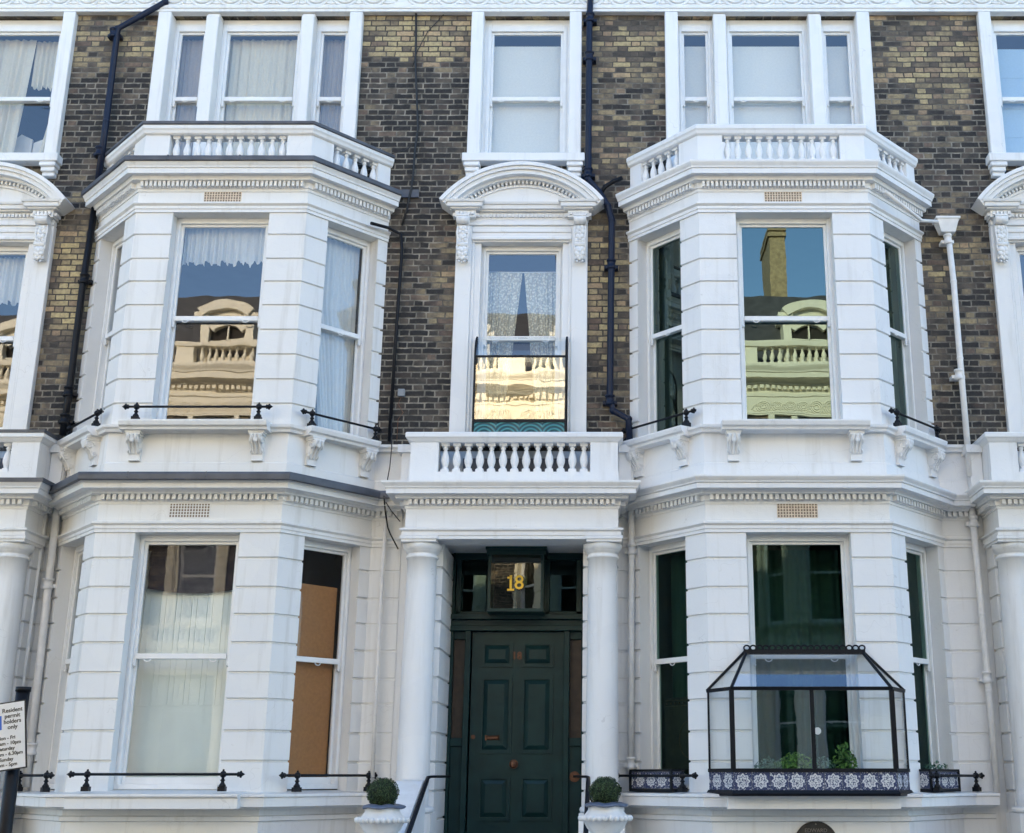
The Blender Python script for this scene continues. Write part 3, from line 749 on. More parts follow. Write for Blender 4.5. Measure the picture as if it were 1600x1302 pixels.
    if lead:
        def pld(q):
            b=MB()
            if q: b.sweep([(xp-1.16,0),(xp-1.16,-.46),(xp+1.16,-.46),(xp+1.16,0)],[(-.15,5.29),(.056,5.275),(.06,5.31),(-.15,5.33)])
            else: b.sweep([(xp-1.156,0),(xp-1.156,YF),(xp+1.156,YF),(xp+1.156,0)],[(-.0,4.665),(.25,4.645),(.255,4.69),(0,4.72)])
            return b.mesh('lead_flashing',M['lead'])
        for q in range(2): link('lead_flashing',cached('pld%d'%q,lambda:pld(q)),h)
    # --- door
    YD=.65
    def dframe():
        b=MB()
        b.box(xp-.77,xp-.735,YD-.05,YD+.1,.85,4.12); b.box(xp+.735,xp+.77,YD-.05,YD+.1,.85,4.12)
        for s_ in (-1,1):
            x0,x1=sorted((xp+s_*.535,xp+s_*.60)); b.box(x0,x1,YD-.07,YD+.1,.85,3.21)
            x0,x1=sorted((xp+s_*.60,xp+s_*.735)); b.box(x0,x1,YD-.02,YD+.08,.85,1.93); b.box(x0,x1,YD-.05,YD+.08,1.93,2.02); b.box(x0,x1,YD-.02,YD+.08,3.12,3.21)
        b.box(xp-.77,xp+.77,YD-.10,YD+.1,3.21,3.27); b.box(xp-.77,xp+.77,YD-.06,YD+.1,3.27,3.34); b.box(xp-.77,xp+.77,YD-.12,YD+.1,3.34,3.40)
        b.box(xp-.735,xp+.735,YD-.04,YD+.1,4.04,4.12)
        for x in (-.70,-.33,.33,.70): b.box(xp+x-.03,xp+x+.03,YD-.03,YD+.08,3.40,4.04)
        b.box(xp-.735,xp+.735,YD-.03,YD+.08,3.40,3.44)
        return b.mesh('door_frame',M['door'],.005)
    df=link('door_frame',cached('dframe',dframe),h)
    link('pane',cached('fanl',lambda:MB().quad((xp-.70,YD+.03,3.44),(xp+.70,YD+.03,3.44),(xp+.70,YD+.03,4.04),(xp-.70,YD+.03,4.04)).mesh('pane',M['glass2g'])),df)
    for s_ in (-1,1):
        link('pane',cached('sidel',lambda:MB().box(-.065,.065,YD+.02,YD+.03,2.02,3.12).mesh('pane',M['screen'])),df,(xp+s_*.667,0,0))
    def door():
        b=MB(); b.box(-.533,.533,0,.05,.87,3.205)
        for x0,x1 in ((-.43,-.065),(.035,.40)):
            for z0,z1 in ((1.13,1.61),(1.85,2.70),(2.805,3.09)):
                t=.035
                b.box(x0,x1,-.018,0,z0,z0+t); b.box(x0,x1,-.018,0,z1-t,z1); b.box(x0,x0+t,-.018,0,z0+t,z1-t); b.box(x1-t,x1,-.018,0,z0+t,z1-t)
                a,c,e,f=x0+t+.008,x1-t-.008,z0+t+.008,z1-t-.008; g=.045; y=-.024
                b.quad((a,0,e),(c,0,e),(c-g,y,e+g),(a+g,y,e+g)); b.quad((c,0,e),(c,0,f),(c-g,y,f-g),(c-g,y,e+g)); b.quad((c,0,f),(a,0,f),(a+g,y,f-g),(c-g,y,f-g)); b.quad((a,0,f),(a,0,e),(a+g,y,e+g),(a+g,y,f-g)); b.quad((a+g,y,e+g),(c-g,y,e+g),(c-g,y,f-g),(a+g,y,f-g))
        return b.mesh('front_door',M['door'])
    dr=link('front_door',cached('door',door),h,(xp+.015,YD-.02,0))
    def slot():
        b=MB(); b.box(-.085,.085,-.006,.0,-.03,.03); b.box(-.06,.06,-.014,-.006,-.014,.014); return b.mesh('letterbox',M['brass'],.004)
    link('letterbox',cached('slot',slot),dr,(-.275,-.018,2.02))
    def knob():
        b=MB(); b.ball((0,-.07,0),.042,10,(1,.7,1)); b.tube([(0,-.05,0),(0,0.01,0)],.016,8); b.tube([(0,-.008,0),(0,.004,0)],.05,14); return b.mesh('door_knob',M['brass'])
    link('door_knob',cached('knob',knob),dr,(-.03,-.005,1.735))
    def esc():
        b=MB(); b.tube([(0,-.014,0),(0,.004,0)],.024,12); return b.mesh('keyhole_cover',M['brass'])
    link('keyhole_cover',cached('esc',esc),dr,(-.495,0,2.03))
    def bell():
        b=MB(); b.tube([(0,-.012,0),(0,.004,0)],.058,16); b.tube([(0,-.03,0),(0,-.012,0)],.036,14); b.tube([(0,-.038,0),(0,-.03,0)],.018,10); return b.mesh('bell_pull',M['brass'])
    link('bell_pull',cached('bell',bell),df,(xp+.668,YD-.02,1.60))
    if number:
        link('house_number',cached('num',lambda:(lambda me:(me.materials.clear(),me.materials.append(M['brass']),me)[2])(text_mesh('18',.115,.003,.004))),dr,(-.02,-.004,2.93),rot=(R(90),0,0))
    # lantern box standing out of the fanlight
    def lant():
        b=MB(); x0,x1,y0=-.30,.30,.22
        for x in (x0,x1): b.box(x-.016,x+.016,y0-.016,y0+.016,3.40,4.06); b.box(x-.016,x+.016,YD-.05,YD-.03,3.40,4.06)
        b.box(x0-.02,x1+.02,y0-.02,YD,3.385,3.42); b.box(x0-.035,x1+.035,y0-.03,YD,4.03,4.10); b.box(x0-.05,x1+.05,y0-.05,YD,4.09,4.118)
        b.ball((0,.42,3.60),.06,8,(1,1,1.3)); b.tube([(0,.42,3.42),(0,.42,3.56)],.02,8)
        return b.mesh('porch_lantern',M['door'])
    la=link('porch_lantern',cached('lant',lant),h,(xp-.005,0,0))
    def lp():
        b=MB(); b.quad((-.284,.215,3.42),(.284,.215,3.42),(.284,.215,4.03),(-.284,.215,4.03))
        for x in (-.3,.3): b.quad((x,.236,3.42),(x,YD-.05,3.42),(x,YD-.05,4.03),(x,.236,4.03))
        return b.mesh('pane',M['lampg'])
    link('pane',cached('lp',lp),la)
    if number:
        for mt,ox,oy,of in (('black',.006,.0035,.007),('gold',0,0,.002)):
            me=text_mesh('1',.225,.002,of); me.materials.clear(); me.materials.append(M[mt]); 
            o=link('house_number',me,la,(-.055+ox,.200+oy,3.705-ox),rot=(R(90),0,0))
            me=text_mesh('8',.225,.002,of); me.materials.clear(); me.materials.append(M[mt])
            o=link('house_number',me,la,(.040+ox,.200+oy,3.705-ox),rot=(R(90),0,0))
            b=MB(); 
            for (x,z,w_) in ((-.055,3.705-.076,.075),(-.075,3.705+.060,.035)): b.box(x-w_/2-of+ox,x+w_/2+of+ox,.198+oy,.202+oy,z-.009-of-ox,z+.009+of-ox)
            part('numeral_serif',b,mt,la)
    # steps and flank walls
    def stp():
        b=MB(); b.box(xp-.77,xp+.77,-.9,YD,.0,.85)
        for i in range(5): b.box(xp-.80,xp+.80,-.9-.3*(i+1),-.9-.3*i,0,.85-.17*(i+1))
        b.box(xp-1.3,xp-.80,-.9,-.10,0,.56); b.box(xp+.80,xp+1.3,-.9,-.10,0,.56)
        return b.mesh('front_steps',M['pave'])
    link('front_steps',cached('stp',stp),h)
    def flank(s_):
        b=MB()
        x0,x1=sorted((xp+s_*.81,xp+s_*1.10)); b.prism_x(x0,x1,[(-.60,0),(-.60,1.57 if s_<0 else 1.0),(-.80,1.55 if s_<0 else 1.0),(-1.98,1.04 if s_<0 else .9),(-1.98,0)])
        b.box(xp+s_*1.0-.24,xp+s_*1.0+.24,-2.44,-1.985,0,.92); b.box(xp+s_*1.0-.27,xp+s_*1.0+.27,-2.47,-1.98,.92,1.0)
        return b.mesh('flank_wall',M[st],.006)
    for s_ in (-1,1): link('flank_wall',cached('flank%d'%s_+st,lambda:flank(s_)),h)
    return h
def copy_tree(o,parent=None):
    c=o.copy(); C.objects.link(c)
    if parent: c.parent=parent
    for ch in list(kids.get(o.name,[])): copy_tree(ch,c)
    return c

M['lampg']=glass('greenish lantern glass',.10,(.50,.52,.36),(.9,.9,.8),.01,2)
PER=6.44
hA=house(1.94-PER,'white and brick terraced house with dark lead flashings, filling the left of the picture',lead=True,st='st2')
hB=house(1.94,'terraced house numbered 18 with the dark green door and green tinted bay windows',glb='glass2',number=True)
hC=house(1.94+PER,'terraced house at the right edge, showing only its porch, one column and pedimented window',lead=False,st='st2')
hO=house(18.33,'cream terraced house on the sunny far side of the street, behind the viewer',st='st3',group='terraced houses across the street')
b=MB(); b.box(at(608,305)[0],at(655,305)[0],-.03,-.002,at(600,310)[1],at(600,298)[1]); o=part('lead_flashing',b,'lead',hA); o.location.x=-hA.location.x
kids={}
for o in list(C.objects):
    if o.parent: kids.setdefault(o.parent.name,[]).append(o)
hD=copy_tree(hA); hD.location.x=1.94-2*PER; hD['label']='next terraced house beyond the left edge of the picture'
hO.location=(18.33,-19.6,0); hO.rotation_euler.z=math.pi
for i in range(1,7):
    c=copy_tree(hO); c.location=(18.33-PER*i,-19.6,0)

# ---------------------------------------------------------------- the ground
def sheet(name,x0,x1,y0,y1,z,mat):
    b=MB(); b.quad((x0,y0,z),(x1,y0,z),(x1,y1,z),(x0,y1,z)); o=part(name,b,mat,None); o['kind']='structure'; return o
sheet('ground',-400,400,-400,400,-.02,'pave')
sheet('road',-120,120,-12.2,-5.1,-.008,'road')
for nm,y0,y1 in (('pavement',-5.0,.6),('pavement',-20.0,-12.3)):
    b=MB(); b.box(-120,120,y0,y1,-.018,.11); o=part(nm,b,'pave',None); o['kind']='structure'
for y0,y1 in ((-5.1,-5.0),(-12.3,-12.2)):
    b=MB(); b.box(-120,120,y0,y1,-.018,.115); o=part('kerb',b,'kerb',None); o['kind']='structure'

# ---------------------------------------------------------------- curtains and blinds
def curtain(label,x0,x1,z0,z1,y,mat,folds=9,amp=.03,cat='curtain',group=None,seed=0,gather=None,hem=0.0,rz=0,loc=None):
    "hanging cloth with folds; gather(t) gives the left and right limits at height t (0 = top)"
    rn=random.Random(seed*7+3); nx=max(24,int(folds*8)); nz=14; b=MB(); ph=[rn.uniform(0,6.28) for _ in range(6)]; fr=[rn.uniform(.6,1.6) for _ in range(6)]
    for j in range(nz+1):
        t=j/nz
        a,c=(x0,x1) if not gather else gather(t)
        for i in range(nx+1):
            s_=i/nx; yy=sum(math.sin(2*math.pi*folds*s_*fr[q]*(1 if q else 1)+ph[q]+.35*math.sin(t*3+q)) for q in range(3))/2.2
            zz=z1+(z0-z1)*t+((hem*math.sin(2*math.pi*folds*.8*s_+ph[4])+hem*.8*math.sin(2*math.pi*folds*.37*s_+ph[2])+hem*.5*math.sin(2*math.pi*folds*1.9*s_))*t if hem else 0)
            b.v.append((a+(c-a)*s_,y+amp*yy*(.55+.6*t),zz))
    for j in range(nz):
        for i in range(nx):
            k=j*(nx+1)+i; b.f.append((k,k+1,k+nx+2,k+nx+1)); b.sm.append(True)
    o=part('curtain' if cat=='curtain' else 'valance',b,mat,None)
    if loc: o.location=loc; o.rotation_euler.z=rz
    return tag(o,label,cat,group)
def flat_blind(label,x0,x1,z0,z1,y,mat,rz=0,loc=(0,0,0),bars=()):
    b=MB(); b.box(x0,x1,y,y+.006,z0,z1); b.box(x0,x1,y-.008,y+.014,z0-.02,z0)
    for z in bars: b.box(x0,x1,y-.004,y,z-.004,z+.004)
    o=part('window_blind',b,mat,None,bevel=.0); o.location=loc; o.rotation_euler.z=rz; return tag(o,label,'blind')
bA=1.94-PER; wA=bA+XW; wB=1.94+XW; bB=1.94; wC=1.94+PER+XW
YI=.29
curtain('grey gathered curtain in the narrow left light above the left bay balcony',bA-1.14,bA-.70,8.42,10.78,YI,'greyc',7,.022,seed=1)
curtain('cream gathered curtain in the wide middle light above the left bay balcony',bA-.52,bA+.52,8.42,10.78,YI,'cream',13,.026,seed=2)
curtain('grey gathered curtain in the narrow right light above the left bay balcony',bA+.70,bA+1.14,8.42,10.78,YI,'greyc',7,.022,seed=3)
flat_blind('pale roller blind filling the top floor window above the curved pediment over the green door',wB-.52,wB+.52,8.9,10.66,YI-.04,'blind')
flat_blind('pale narrow blind in the left light of the triple window above the right bay',bB-1.13,bB-.68,8.4,10.66,YI-.04,'blind')
flat_blind('wide pale blind in the middle light of the triple window above the right bay',bB-.53,bB+.53,8.4,10.66,YI-.04,'blind')
flat_blind('pale narrow blind in the right light of the triple window above the right bay',bB+.68,bB+1.13,8.4,10.66,YI-.04,'blind')
flat_blind('blue grey blind with fine crossbars in the top window at the right edge',wC-.55,wC+.55,8.9,10.62,YI-.04,'blind2',bars=(10.2,9.75,9.35))
curtain('cream curtain hanging at the left of the top window at the left edge',wA-.5,wA-.03,8.95,10.78,YI,'cream',6,.03,seed=5,gather=lambda t:(wA-.5,wA+.06-.10*t))
curtain('short gathered valance in the topmost window at the left edge',wA+.04,wA+.5,10.10,10.78,YI+.04,'cream',8,.02,'valance',seed=6,hem=.02)
curtain('slim cream curtain at the right side of the top window at the left edge',wA+.28,wA+.5,8.95,10.3,YI,'cream',3,.012,seed=12,gather=lambda t:(wA+.46-.20*t,wA+.5))
for k,(a,c,z) in enumerate(((-.02,.20,9.36),(.22,.42,9.30))):
    b=MB(); z+=.17; x0,x1=wA+a-.12,wA+c-.12; b.prism_y(.50,.53,[(x0,8.5),(x1,8.5),(x1,z-.07),((x0*(1-k)+x1*k)*.35+(x0+x1)/2*.65,z),(x0,z-.06)]); tag(part('chair_back',b,'paper',None),('white pointed chair back, left of two, in the top window at the left edge','white rounded chair back, right of two, in the top window at the left edge')[k],'chair')
YB=-D1+.15
curtain('ruffled white valance across the top of the front window of the left first floor bay',bA-.50,bA+.50,7.30,7.78,YB+.16,'voile',14,.028,'valance',seed=7,hem=.022)
curtain('ruffled white valance inside the first floor window at the left edge',wA-.48,wA+.48,7.12,7.72,.28,'voile',13,.026,'valance',seed=8,hem=.02)
a1=math.atan2(.82,.785); pc=lerp((-.975,-.82),(-1.76,0),.57); nn=Vector((-.82,-.785)).normalized()
def cantloc(xb,s_,d,inn): 
    p=lerp((s_*.975,-d),(s_*1.76,0),.57); n=Vector((s_*d,-.785)).normalized(); return (xb+p[0]-n.x*inn,p[1]-n.y*inn,0), s_*math.atan2(d,.785)
l,r=cantloc(bA,1,D1,.30)
curtain('long white voile curtain drawn aside in the left first floor bay, right slanted window',-.3,.3,5.3,7.75,0,'voile',7,.03,seed=9,loc=l,rz=r,gather=lambda t:(-.34+.30*max(0,t-.35)**.8*1.25,.30))
l,r=cantloc(bB,1,D1,.32)
curtain('grey curtain in the right hand slanted window of the right first floor bay',-.1,.3,5.3,7.75,0,'greyc',6,.02,seed=10,loc=l,rz=r)
l,r=cantloc(bB,-1,D1,.32)
curtain('dark grey curtain in the left slanted window of the right first floor bay',-.32,-.12,5.3,7.75,0,'greyc',4,.02,seed=11,loc=l,rz=r)
# lace pair: two leaves parted in a tall triangle
for s_,nm in ((-1,'left'),(1,'right')):
    curtain('%s half of the parted lace curtains in the window above the porch balcony'%nm,0,0,5.6,7.52,.28,'lace',9,.016,seed=20+s_,
      gather=(lambda t,s_=s_:(wB-.43,wB-.01-.19*t) if s_<0 else (wB+.01+.18*t,wB+.43)))
b=MB(); b.tube([(wB-.44,.28,7.53),(wB,.28,7.525),(wB+.44,.28,7.53)],.008,6); tag(part('curtain_rail',b,'paper',None),'thin rail carrying the lace curtains above the porch balcony','curtain rail')
# ground floor left bay: folded shutters behind a dark swag
YG=-D0+.15
b=MB()
b.box(bA-.56,bA+.56,YG+.26,YG+.28,1.55,3.95)
for i in range(7):
    x0=bA-.52+i*.167
    b.box(x0-.008,x0-.002,YG+.254,YG+.26,2.32,3.9); b.box(x0+.05,x0+.053,YG+.256,YG+.26,2.32,3.9)
    b.box(x0+.0,x0+.13,YG+.255,YG+.26,2.31,2.318)
tag(part('window_shutters',b,'shut',None,bevel=.002),'pale panelled folding shutters behind the front window of the left ground floor bay','shutters')
b=MB(); nx,nz=30,10
for j in range(nz+1):
    for i in range(nx+1):
        s_=i/nx; t=j/nz; sag=.05*(1-(2*s_-1)**2)+.0
        b.v.append((bA-.49+.98*s_,YG+.18+.012*math.sin(t*16+s_*5)+.03*t*(1-(2*s_-1)**2),3.99-(.46+sag)*t))
for j in range(nz):
    for i in range(nx): k=j*(nx+1)+i; b.f.append((k,k+1,k+nx+2,k+nx+1)); b.sm.append(True)
tag(part('swag',b,'dark',None),'dark drooping swag of cloth above the pale shutters of the left ground floor','swag')
l,r=cantloc(bA,1,D0,.27)
flat_blind('orange brown blind in the right slanted window of the left ground floor bay',-.29,.29,1.5,3.62,0,'orange',r,l)
# green drapery in the ground floor of number 18
curtain('dark green drapery behind the front window of the right ground floor bay',bB-.52,bB+.52,1.5,4.0,YG+.5,'greenc',9,.04,seed=30)
l,r=cantloc(bB,-1,D0,.45); curtain('dark green drapery in the left slanted window of the right ground floor bay',-.34,.34,1.5,4.0,0,'greenc',6,.03,seed=31,loc=l,rz=r)
l,r=cantloc(bB,1,D0,.45); curtain('dark green drapery in the right slanted window of the right ground floor bay',-.34,.34,1.5,4.0,0,'greenc',6,.03,seed=32,loc=l,rz=r)
l,r=cantloc(bB,-1,D0,.30)
b=MB(); b.box(-.30,.30,0,.02,1.5,2.42)
sc=part('folding_screen',b,'screen',None,loc=l,rz=r)
b=MB(); b.tube([(.08+.15*math.cos(t*math.pi/12),-.004,1.98+.19*math.sin(t*math.pi/12)) for t in range(25)],.006,5); b.tube([(-.28,-.004,2.39),(.28,-.004,2.39)],.007,5); b.tube([(-.28,-.004,2.33),(.28,-.004,2.33)],.004,5)
for k in range(9): b.ball((-.26+.065*k,-.004,2.36),.012,5)
part('gilt_ornament',b,'brass',sc); tag(sc,'dark brown screen with faint gold rings behind the left hand slanted ground floor window','screen')

# ---------------------------------------------------------------- window guard rails
def guard(label,p0,p1,z,posts,endl=.16,group='black iron guard rails on window sills'):
    "round bar with spiked ends on turned posts; p0, p1 are plan points of the bar ends"
    d=Vector((p1[0]-p0[0],p1[1]-p0[1])); L=d.length; a=math.atan2(d.y,d.x)
    h=thing('window_guard_rail',label,'railing',(p0[0],p0[1],z),a,group)
    hb=.16
    b=MB(); b.tube([(.05,0,hb),(L-.05,0,hb)],.0135,8)
    for x,s_ in ((.05,-1),(L-.05,1)):
        b.ball((x,0,hb),.026,6,(.6,1,1)); b.tube([(x,0,hb),(x+s_*.02,0,hb),(x+s_*.035,0,hb),(x+s_*.065,0,hb)],[.018,.026,.022,.002],8)
        for e in (-1,1): b.ball((x+s_*.025,0,hb+e*.022),.013,5); b.ball((x+s_*.025,e*.022,hb),.013,5)
    part('bar',b,'iron',h)
    def pm():
        b=MB(); b.box(-.036,.036,-.036,.036,0,.045); b.lathe(0,0,[(.036,.045),(.034,.06),(.018,.08),(.016,.095),(.024,.10),(.024,.108),(.015,.115),(.014,.13)],8); b.ball((0,0,hb),.034,8); b.ball((0,0,hb+.038),.012,6)
        return b.mesh('post',M['iron'])
    me=cached('gpost',pm)
    for x in posts: link('post',me,h,(L*x if x<=1 else x,0,0))
    return h
zg=1.462; ZG=1.462
def cantpt(xb,s_,d,t,o):
    p=lerp((s_*.975,-d),(s_*1.76,0),t); n=Vector((s_*d,-.785)).normalized(); return (xb+p[0]+n.x*o,p[1]+n.y*o)
guard('long guard rail in front of the big window of the left ground floor bay',(bA-.86,-D0-.24),(bA+.86,-D0-.24),ZG,(.11,.885))
guard('short guard rail on the ground floor sill between left bay front and left urn',cantpt(bA,1,D0,.10,.14),cantpt(bA,1,D0,1.12,.14),ZG-.01,(.17,.91))
guard('guard rail stub on the left slanted ground floor sill, beside the parking sign',cantpt(bA,-1,D0,.95,.14),cantpt(bA,-1,D0,.0,.14),ZG-.01,(.1,.86))
guard('long guard rail in front of the big window of the left first floor bay',(bA-.80,-D1-.16),(bA+.80,-D1-.16),5.275,(.09,.915))
guard('slanting guard rail on the right side of the left first floor bay',cantpt(bA,1,.86,.08,.07),cantpt(bA,1,.86,1.0,.07),5.27,(.13,.93))
guard('slanting first floor guard rail by the far left yellow brick strip',cantpt(bA,-1,.86,1.0,.07),cantpt(bA,-1,.86,.08,.07),5.27,(.1,.88))
guard('slanting guard rail on the right first floor bay, above the porch corner',cantpt(bB,-1,.86,1.05,.07),cantpt(bB,-1,.86,.04,.07),5.27,(.08,.88))
guard('slanting first floor guard rail by the white drainpipe with the hopper',cantpt(bB,1,.86,.04,.07),cantpt(bB,1,.86,1.0,.07),5.27,(.13,.93))
guard('short guard rail holding the tiled trough on the sill right of the porch',cantpt(bB,-1,D0,1.12,.17),cantpt(bB,-1,D0,.02,.17),ZG-.012,(.08,.84))
guard('short guard rail on the sill at the right of the glass plant case',cantpt(bB,1,D0,.15,.17),cantpt(bB,1,D0,1.15,.17),ZG-.012,(.12,.86))

# ---------------------------------------------------------------- tiled troughs and the glass plant case
def tiles(me,size,z0):
    uvbox(me,lambda v,n:((v.x if abs(n.y)>.5 else v.y)/size+.5,(v.z-z0)/size) if abs(n.z)<.5 else (.5,.02))
def trough(label,loc,rz,L):
    h=thing('tiled_trough',label,'planter',loc,rz); s_=.15
    b=MB(); b.box(-L/2,L/2,-.085,.085,.03,.20); me=b.mesh('tile_panel',M['delft']); tiles(me,.165,.03); link('tile_panel',me,h)
    b=MB(); b.box(-L/2-.012,L/2+.012,-.097,.097,.0,.03); b.box(-L/2-.012,L/2+.012,-.097,.097,.20,.222)
    for x in (-L/2,L/2): b.box(x-.014,x+.014,-.099,-.08,.0,.21)
    part('iron_frame',b,'iron',h); return h
p=cantpt(bB,-1,D0,.62,.05); trough('blue and white tiled trough on the sill right of the porch, behind a rail',(p[0],p[1],ZG-.01),-math.atan2(D0,.785),.62)
p=cantpt(bB,1,D0,.50,.03); trough('blue and white tiled trough on the sill at the right of the glass plant case',(p[0],p[1],ZG-.01),math.atan2(D0,.785),.62)
# plant case
zc0,zt1,ze,zr=1.455,1.655,2.445,2.83; yf=-1.30; yb=-D0-.012; hx,hb_=.79,1.0; rx=.59; yr=-D0-.03
pc_=thing('glass_plant_case','black framed glass plant case with a tiled base at the right ground floor window','window greenhouse',(bB+.005,0,0))
plan=[(-hb_,yb),(-hx,yf),(hx,yf),(hb_,yb)]
b=MB(); b.sweep(plan,[(-.02,zc0+.02),(0,zc0+.02),(0,zt1-.01),(-.02,zt1-.01)]); me=b.mesh('tile_band',M['delft'])
uvbox(me,lambda v,n:(((v.x if abs(n.y)>.75 else (hx+abs(v.y-yf)) *(1 if v.x>0 else -1)))/.1755+.5,(v.z-zc0-.015)/.178)); link('tile_band',me,pc_)
b=MB(); b.sweep(plan,[(-.4*0-.06,zc0-.035),(.03,zc0-.035),(.035,zc0-.01),(.012,zc0+.02),(-.06,zc0+.02)]); b.sweep(plan,[(-.03,zt1-.012),(.012,zt1-.012),(.012,zt1+.022),(-.03,zt1+.022)]); b.sweep(plan,[(-.025,ze-.025),(.012,ze-.025),(.018,ze+.008),(-.025,ze+.012)])
for x,y,w_ in ((-hx,yf,.024),(hx,yf,.024),(0,yf+.01,.020),(-hb_+.008,yb-.01,.010),(hb_-.008,yb-.01,.010)): b.box(x-w_,x+w_,y-.006,y+.026,zt1+.02,ze-.02)
for s_ in (-1,1):
    b.tube([(s_*hx,yf+.005,ze),(s_*rx,yr,zr)],.017,6,False); b.tube([(s_*hb_,yb,ze),(s_*(rx+.02),yb,zr)],.014,6,False)
b.box(-rx-.03,rx+.03,yr-.03,yb+.005,zr-.03,zr+.02)
for i in range(19):
    x=-rx+rx*2*i/18; b.tube([(x+.030*math.cos(t*math.pi/8),yr-.02,zr+.036+.026*math.sin(t*math.pi/8)) for t in range(17)],.009,5)
b.box(-hx,hx,yf+.05,yb,zc0+.02,zc0+.03)
part('frame',b,'iron',pc_)
def pane_(vs): part('pane',MB().quad(*vs),'case',pc_)
pane_([(-hx,yf+.01,zt1),(0,yf+.01,zt1),(0,yf+.01,ze),(-hx,yf+.01,ze)]); pane_([(0,yf+.01,zt1),(hx,yf+.01,zt1),(hx,yf+.01,ze),(0,yf+.01,ze)])
pane_([(-hb_,yb,zt1),(-hx,yf+.01,zt1),(-hx,yf+.01,ze),(-hb_,yb,ze)]); pane_([(hx,yf+.01,zt1),(hb_,yb,zt1),(hb_,yb,ze),(hx,yf+.01,ze)])
part('pane',MB().quad((-hx,yf+.01,ze),(hx,yf+.01,ze),(rx,yr-.005,zr),(-rx,yr-.005,zr)),'caser',pc_); pane_([(-hb_,yb,ze),(-hx,yf+.01,ze),(-rx,yr-.005,zr),(-rx-.01,yb,zr)]); pane_([(hx,yf+.01,ze),(hb_,yb,ze),(rx+.01,yb,zr),(rx,yr-.005,zr)])
def leaves(n,fn,size,name,mat,seed,aspect=.5):
    rn=random.Random(seed); b=MB()
    for _ in range(n):
        c,out=fn(rn); out=Vector(out)+Vector((rn.uniform(-.7,.7),rn.uniform(-.7,.7),rn.uniform(-.7,.7))); out.normalize()
        u=out.cross(Vector((rn.uniform(-1,1),rn.uniform(-1,1),rn.uniform(-1,1)))); u.normalize(); v=out.cross(u); s_=size*rn.uniform(.6,1.3); c=Vector(c)
        b.quad(c-u*s_,c-v*s_*aspect+out*s_*.2,c+u*s_,c+v*s_*aspect+out*s_*.2)
    return b
def clump(cx,cy,cz,r,h):
    def fn(rn):
        a=rn.uniform(0,6.28); q=r*math.sqrt(rn.random()); z=h*rn.random()*(1-.6*(q/r)**2); return (cx+q*math.cos(a),cy+q*math.sin(a)*.5,cz+z),(math.cos(a)*q/r,math.sin(a)*q/r-.3,.7)
    return fn
M['dull']=leafm('grey green plant leaves',(.03,.08,.05),(.10,.20,.14))
for lb,x,r,h_,mt,n,sz in (('grey green low plant at the left in the glass plant case',-.42,.15,.15,'dull',260,.022),('bright green fern like plant left of the middle bar in the glass plant case',-.17,.22,.20,'fern',520,.026),('small grey green plant right of the middle bar in the glass plant case',.10,.14,.16,'dull',220,.02),('upright fresh green plant in the right half of the glass plant case',.33,.12,.30,'fern',240,.026)):
    b=leaves(n,clump(bB+x,-1.13,1.64,r,h_),sz,'potted_plant',mt,int(n)); h=part('potted_plant',b,mt,None); tag(h,lb,'plant')
    b=MB(); b.lathe(bB+x,-1.13,[(.05,1.487),(.068,1.62),(.072,1.64)],12); part('pot',b,'terra',h)
tag(part('small_plant',leaves(90,clump(*cantpt(bB,1,D0,.50,.03),1.66,.14,.10),.02,'x','fern',77),'dull',None),'sparse green shoots in the tiled trough right of the plant case','plant')
b=MB(); b.tube([(bB+.05,-1.285,2.03),(bB+.05,-1.279,2.03)],.035,14); part_=part('sticker',b,'paper',None); tag(part_,'round white disc hanging beside the middle bar of the glass plant case','disc')

# ---------------------------------------------------------------- glass box in front of the window over the porch
x0,x1=at(740,640,-.22)[0],at(884,640,-.22)[0]; zb=5.30; yb2,yf2=-.05,-.24
gb=thing('glass_window_box','curved glass window box with a black frame above the porch balcony','window box',((x0+x1)/2,0,0)); hw=(x1-x0)/2
zt=at(800,657,yf2)[1]; zs=at(800,557,yf2)[1]; zz=at(800,527,-.1)[1]
b=MB(); b.box(-hw,hw,yf2,yb2,zb,zt-.02); me=b.mesh('tile_band',M['teal']); uvbox(me,lambda v,n:(v.x/.265,(v.z-zb)/.27)); link('tile_band',me,gb)
crv=[(yf2,zt),(yf2,zs)]+[(yf2+.17*(1-math.cos(t*math.pi/12)),zs+(zz-zs)*math.sin(t*math.pi/12)) for t in range(1,7)]
b=MB(); b.box(-hw-.01,hw+.01,yf2-.012,yf2+.01,zt-.022,zt+.012); b.box(-hw,hw,yf2-.008,yf2+.008,zs-.012,zs+.012); 
for s_ in (-1,1): b.tube([(s_*hw,y,z) for y,z in [(yf2,zb)]+crv],.013,6,False); b.tube([(s_*hw,yb2,zb),(s_*hw,yb2,zz)],.010,6,False)
part('frame',b,'iron',gb)
part('pane',MB().quad((-hw,yf2,zt),(hw,yf2,zt),(hw,yf2,zs),(-hw,yf2,zs)),'gold_glass',gb)
b=MB()
for (ya,za),(yc,zc_) in zip(crv[1:-1],crv[2:]): b.quad((-hw,ya,za),(hw,ya,za),(hw,yc,zc_),(-hw,yc,zc_),sm=False)
part('pane',b,'case',gb)
for s_ in (-1,1): part('pane',MB().quad(*[(s_*hw,y,z) for y,z in crv+[(yb2,zz),(yb2,zt)]]),'case',gb)

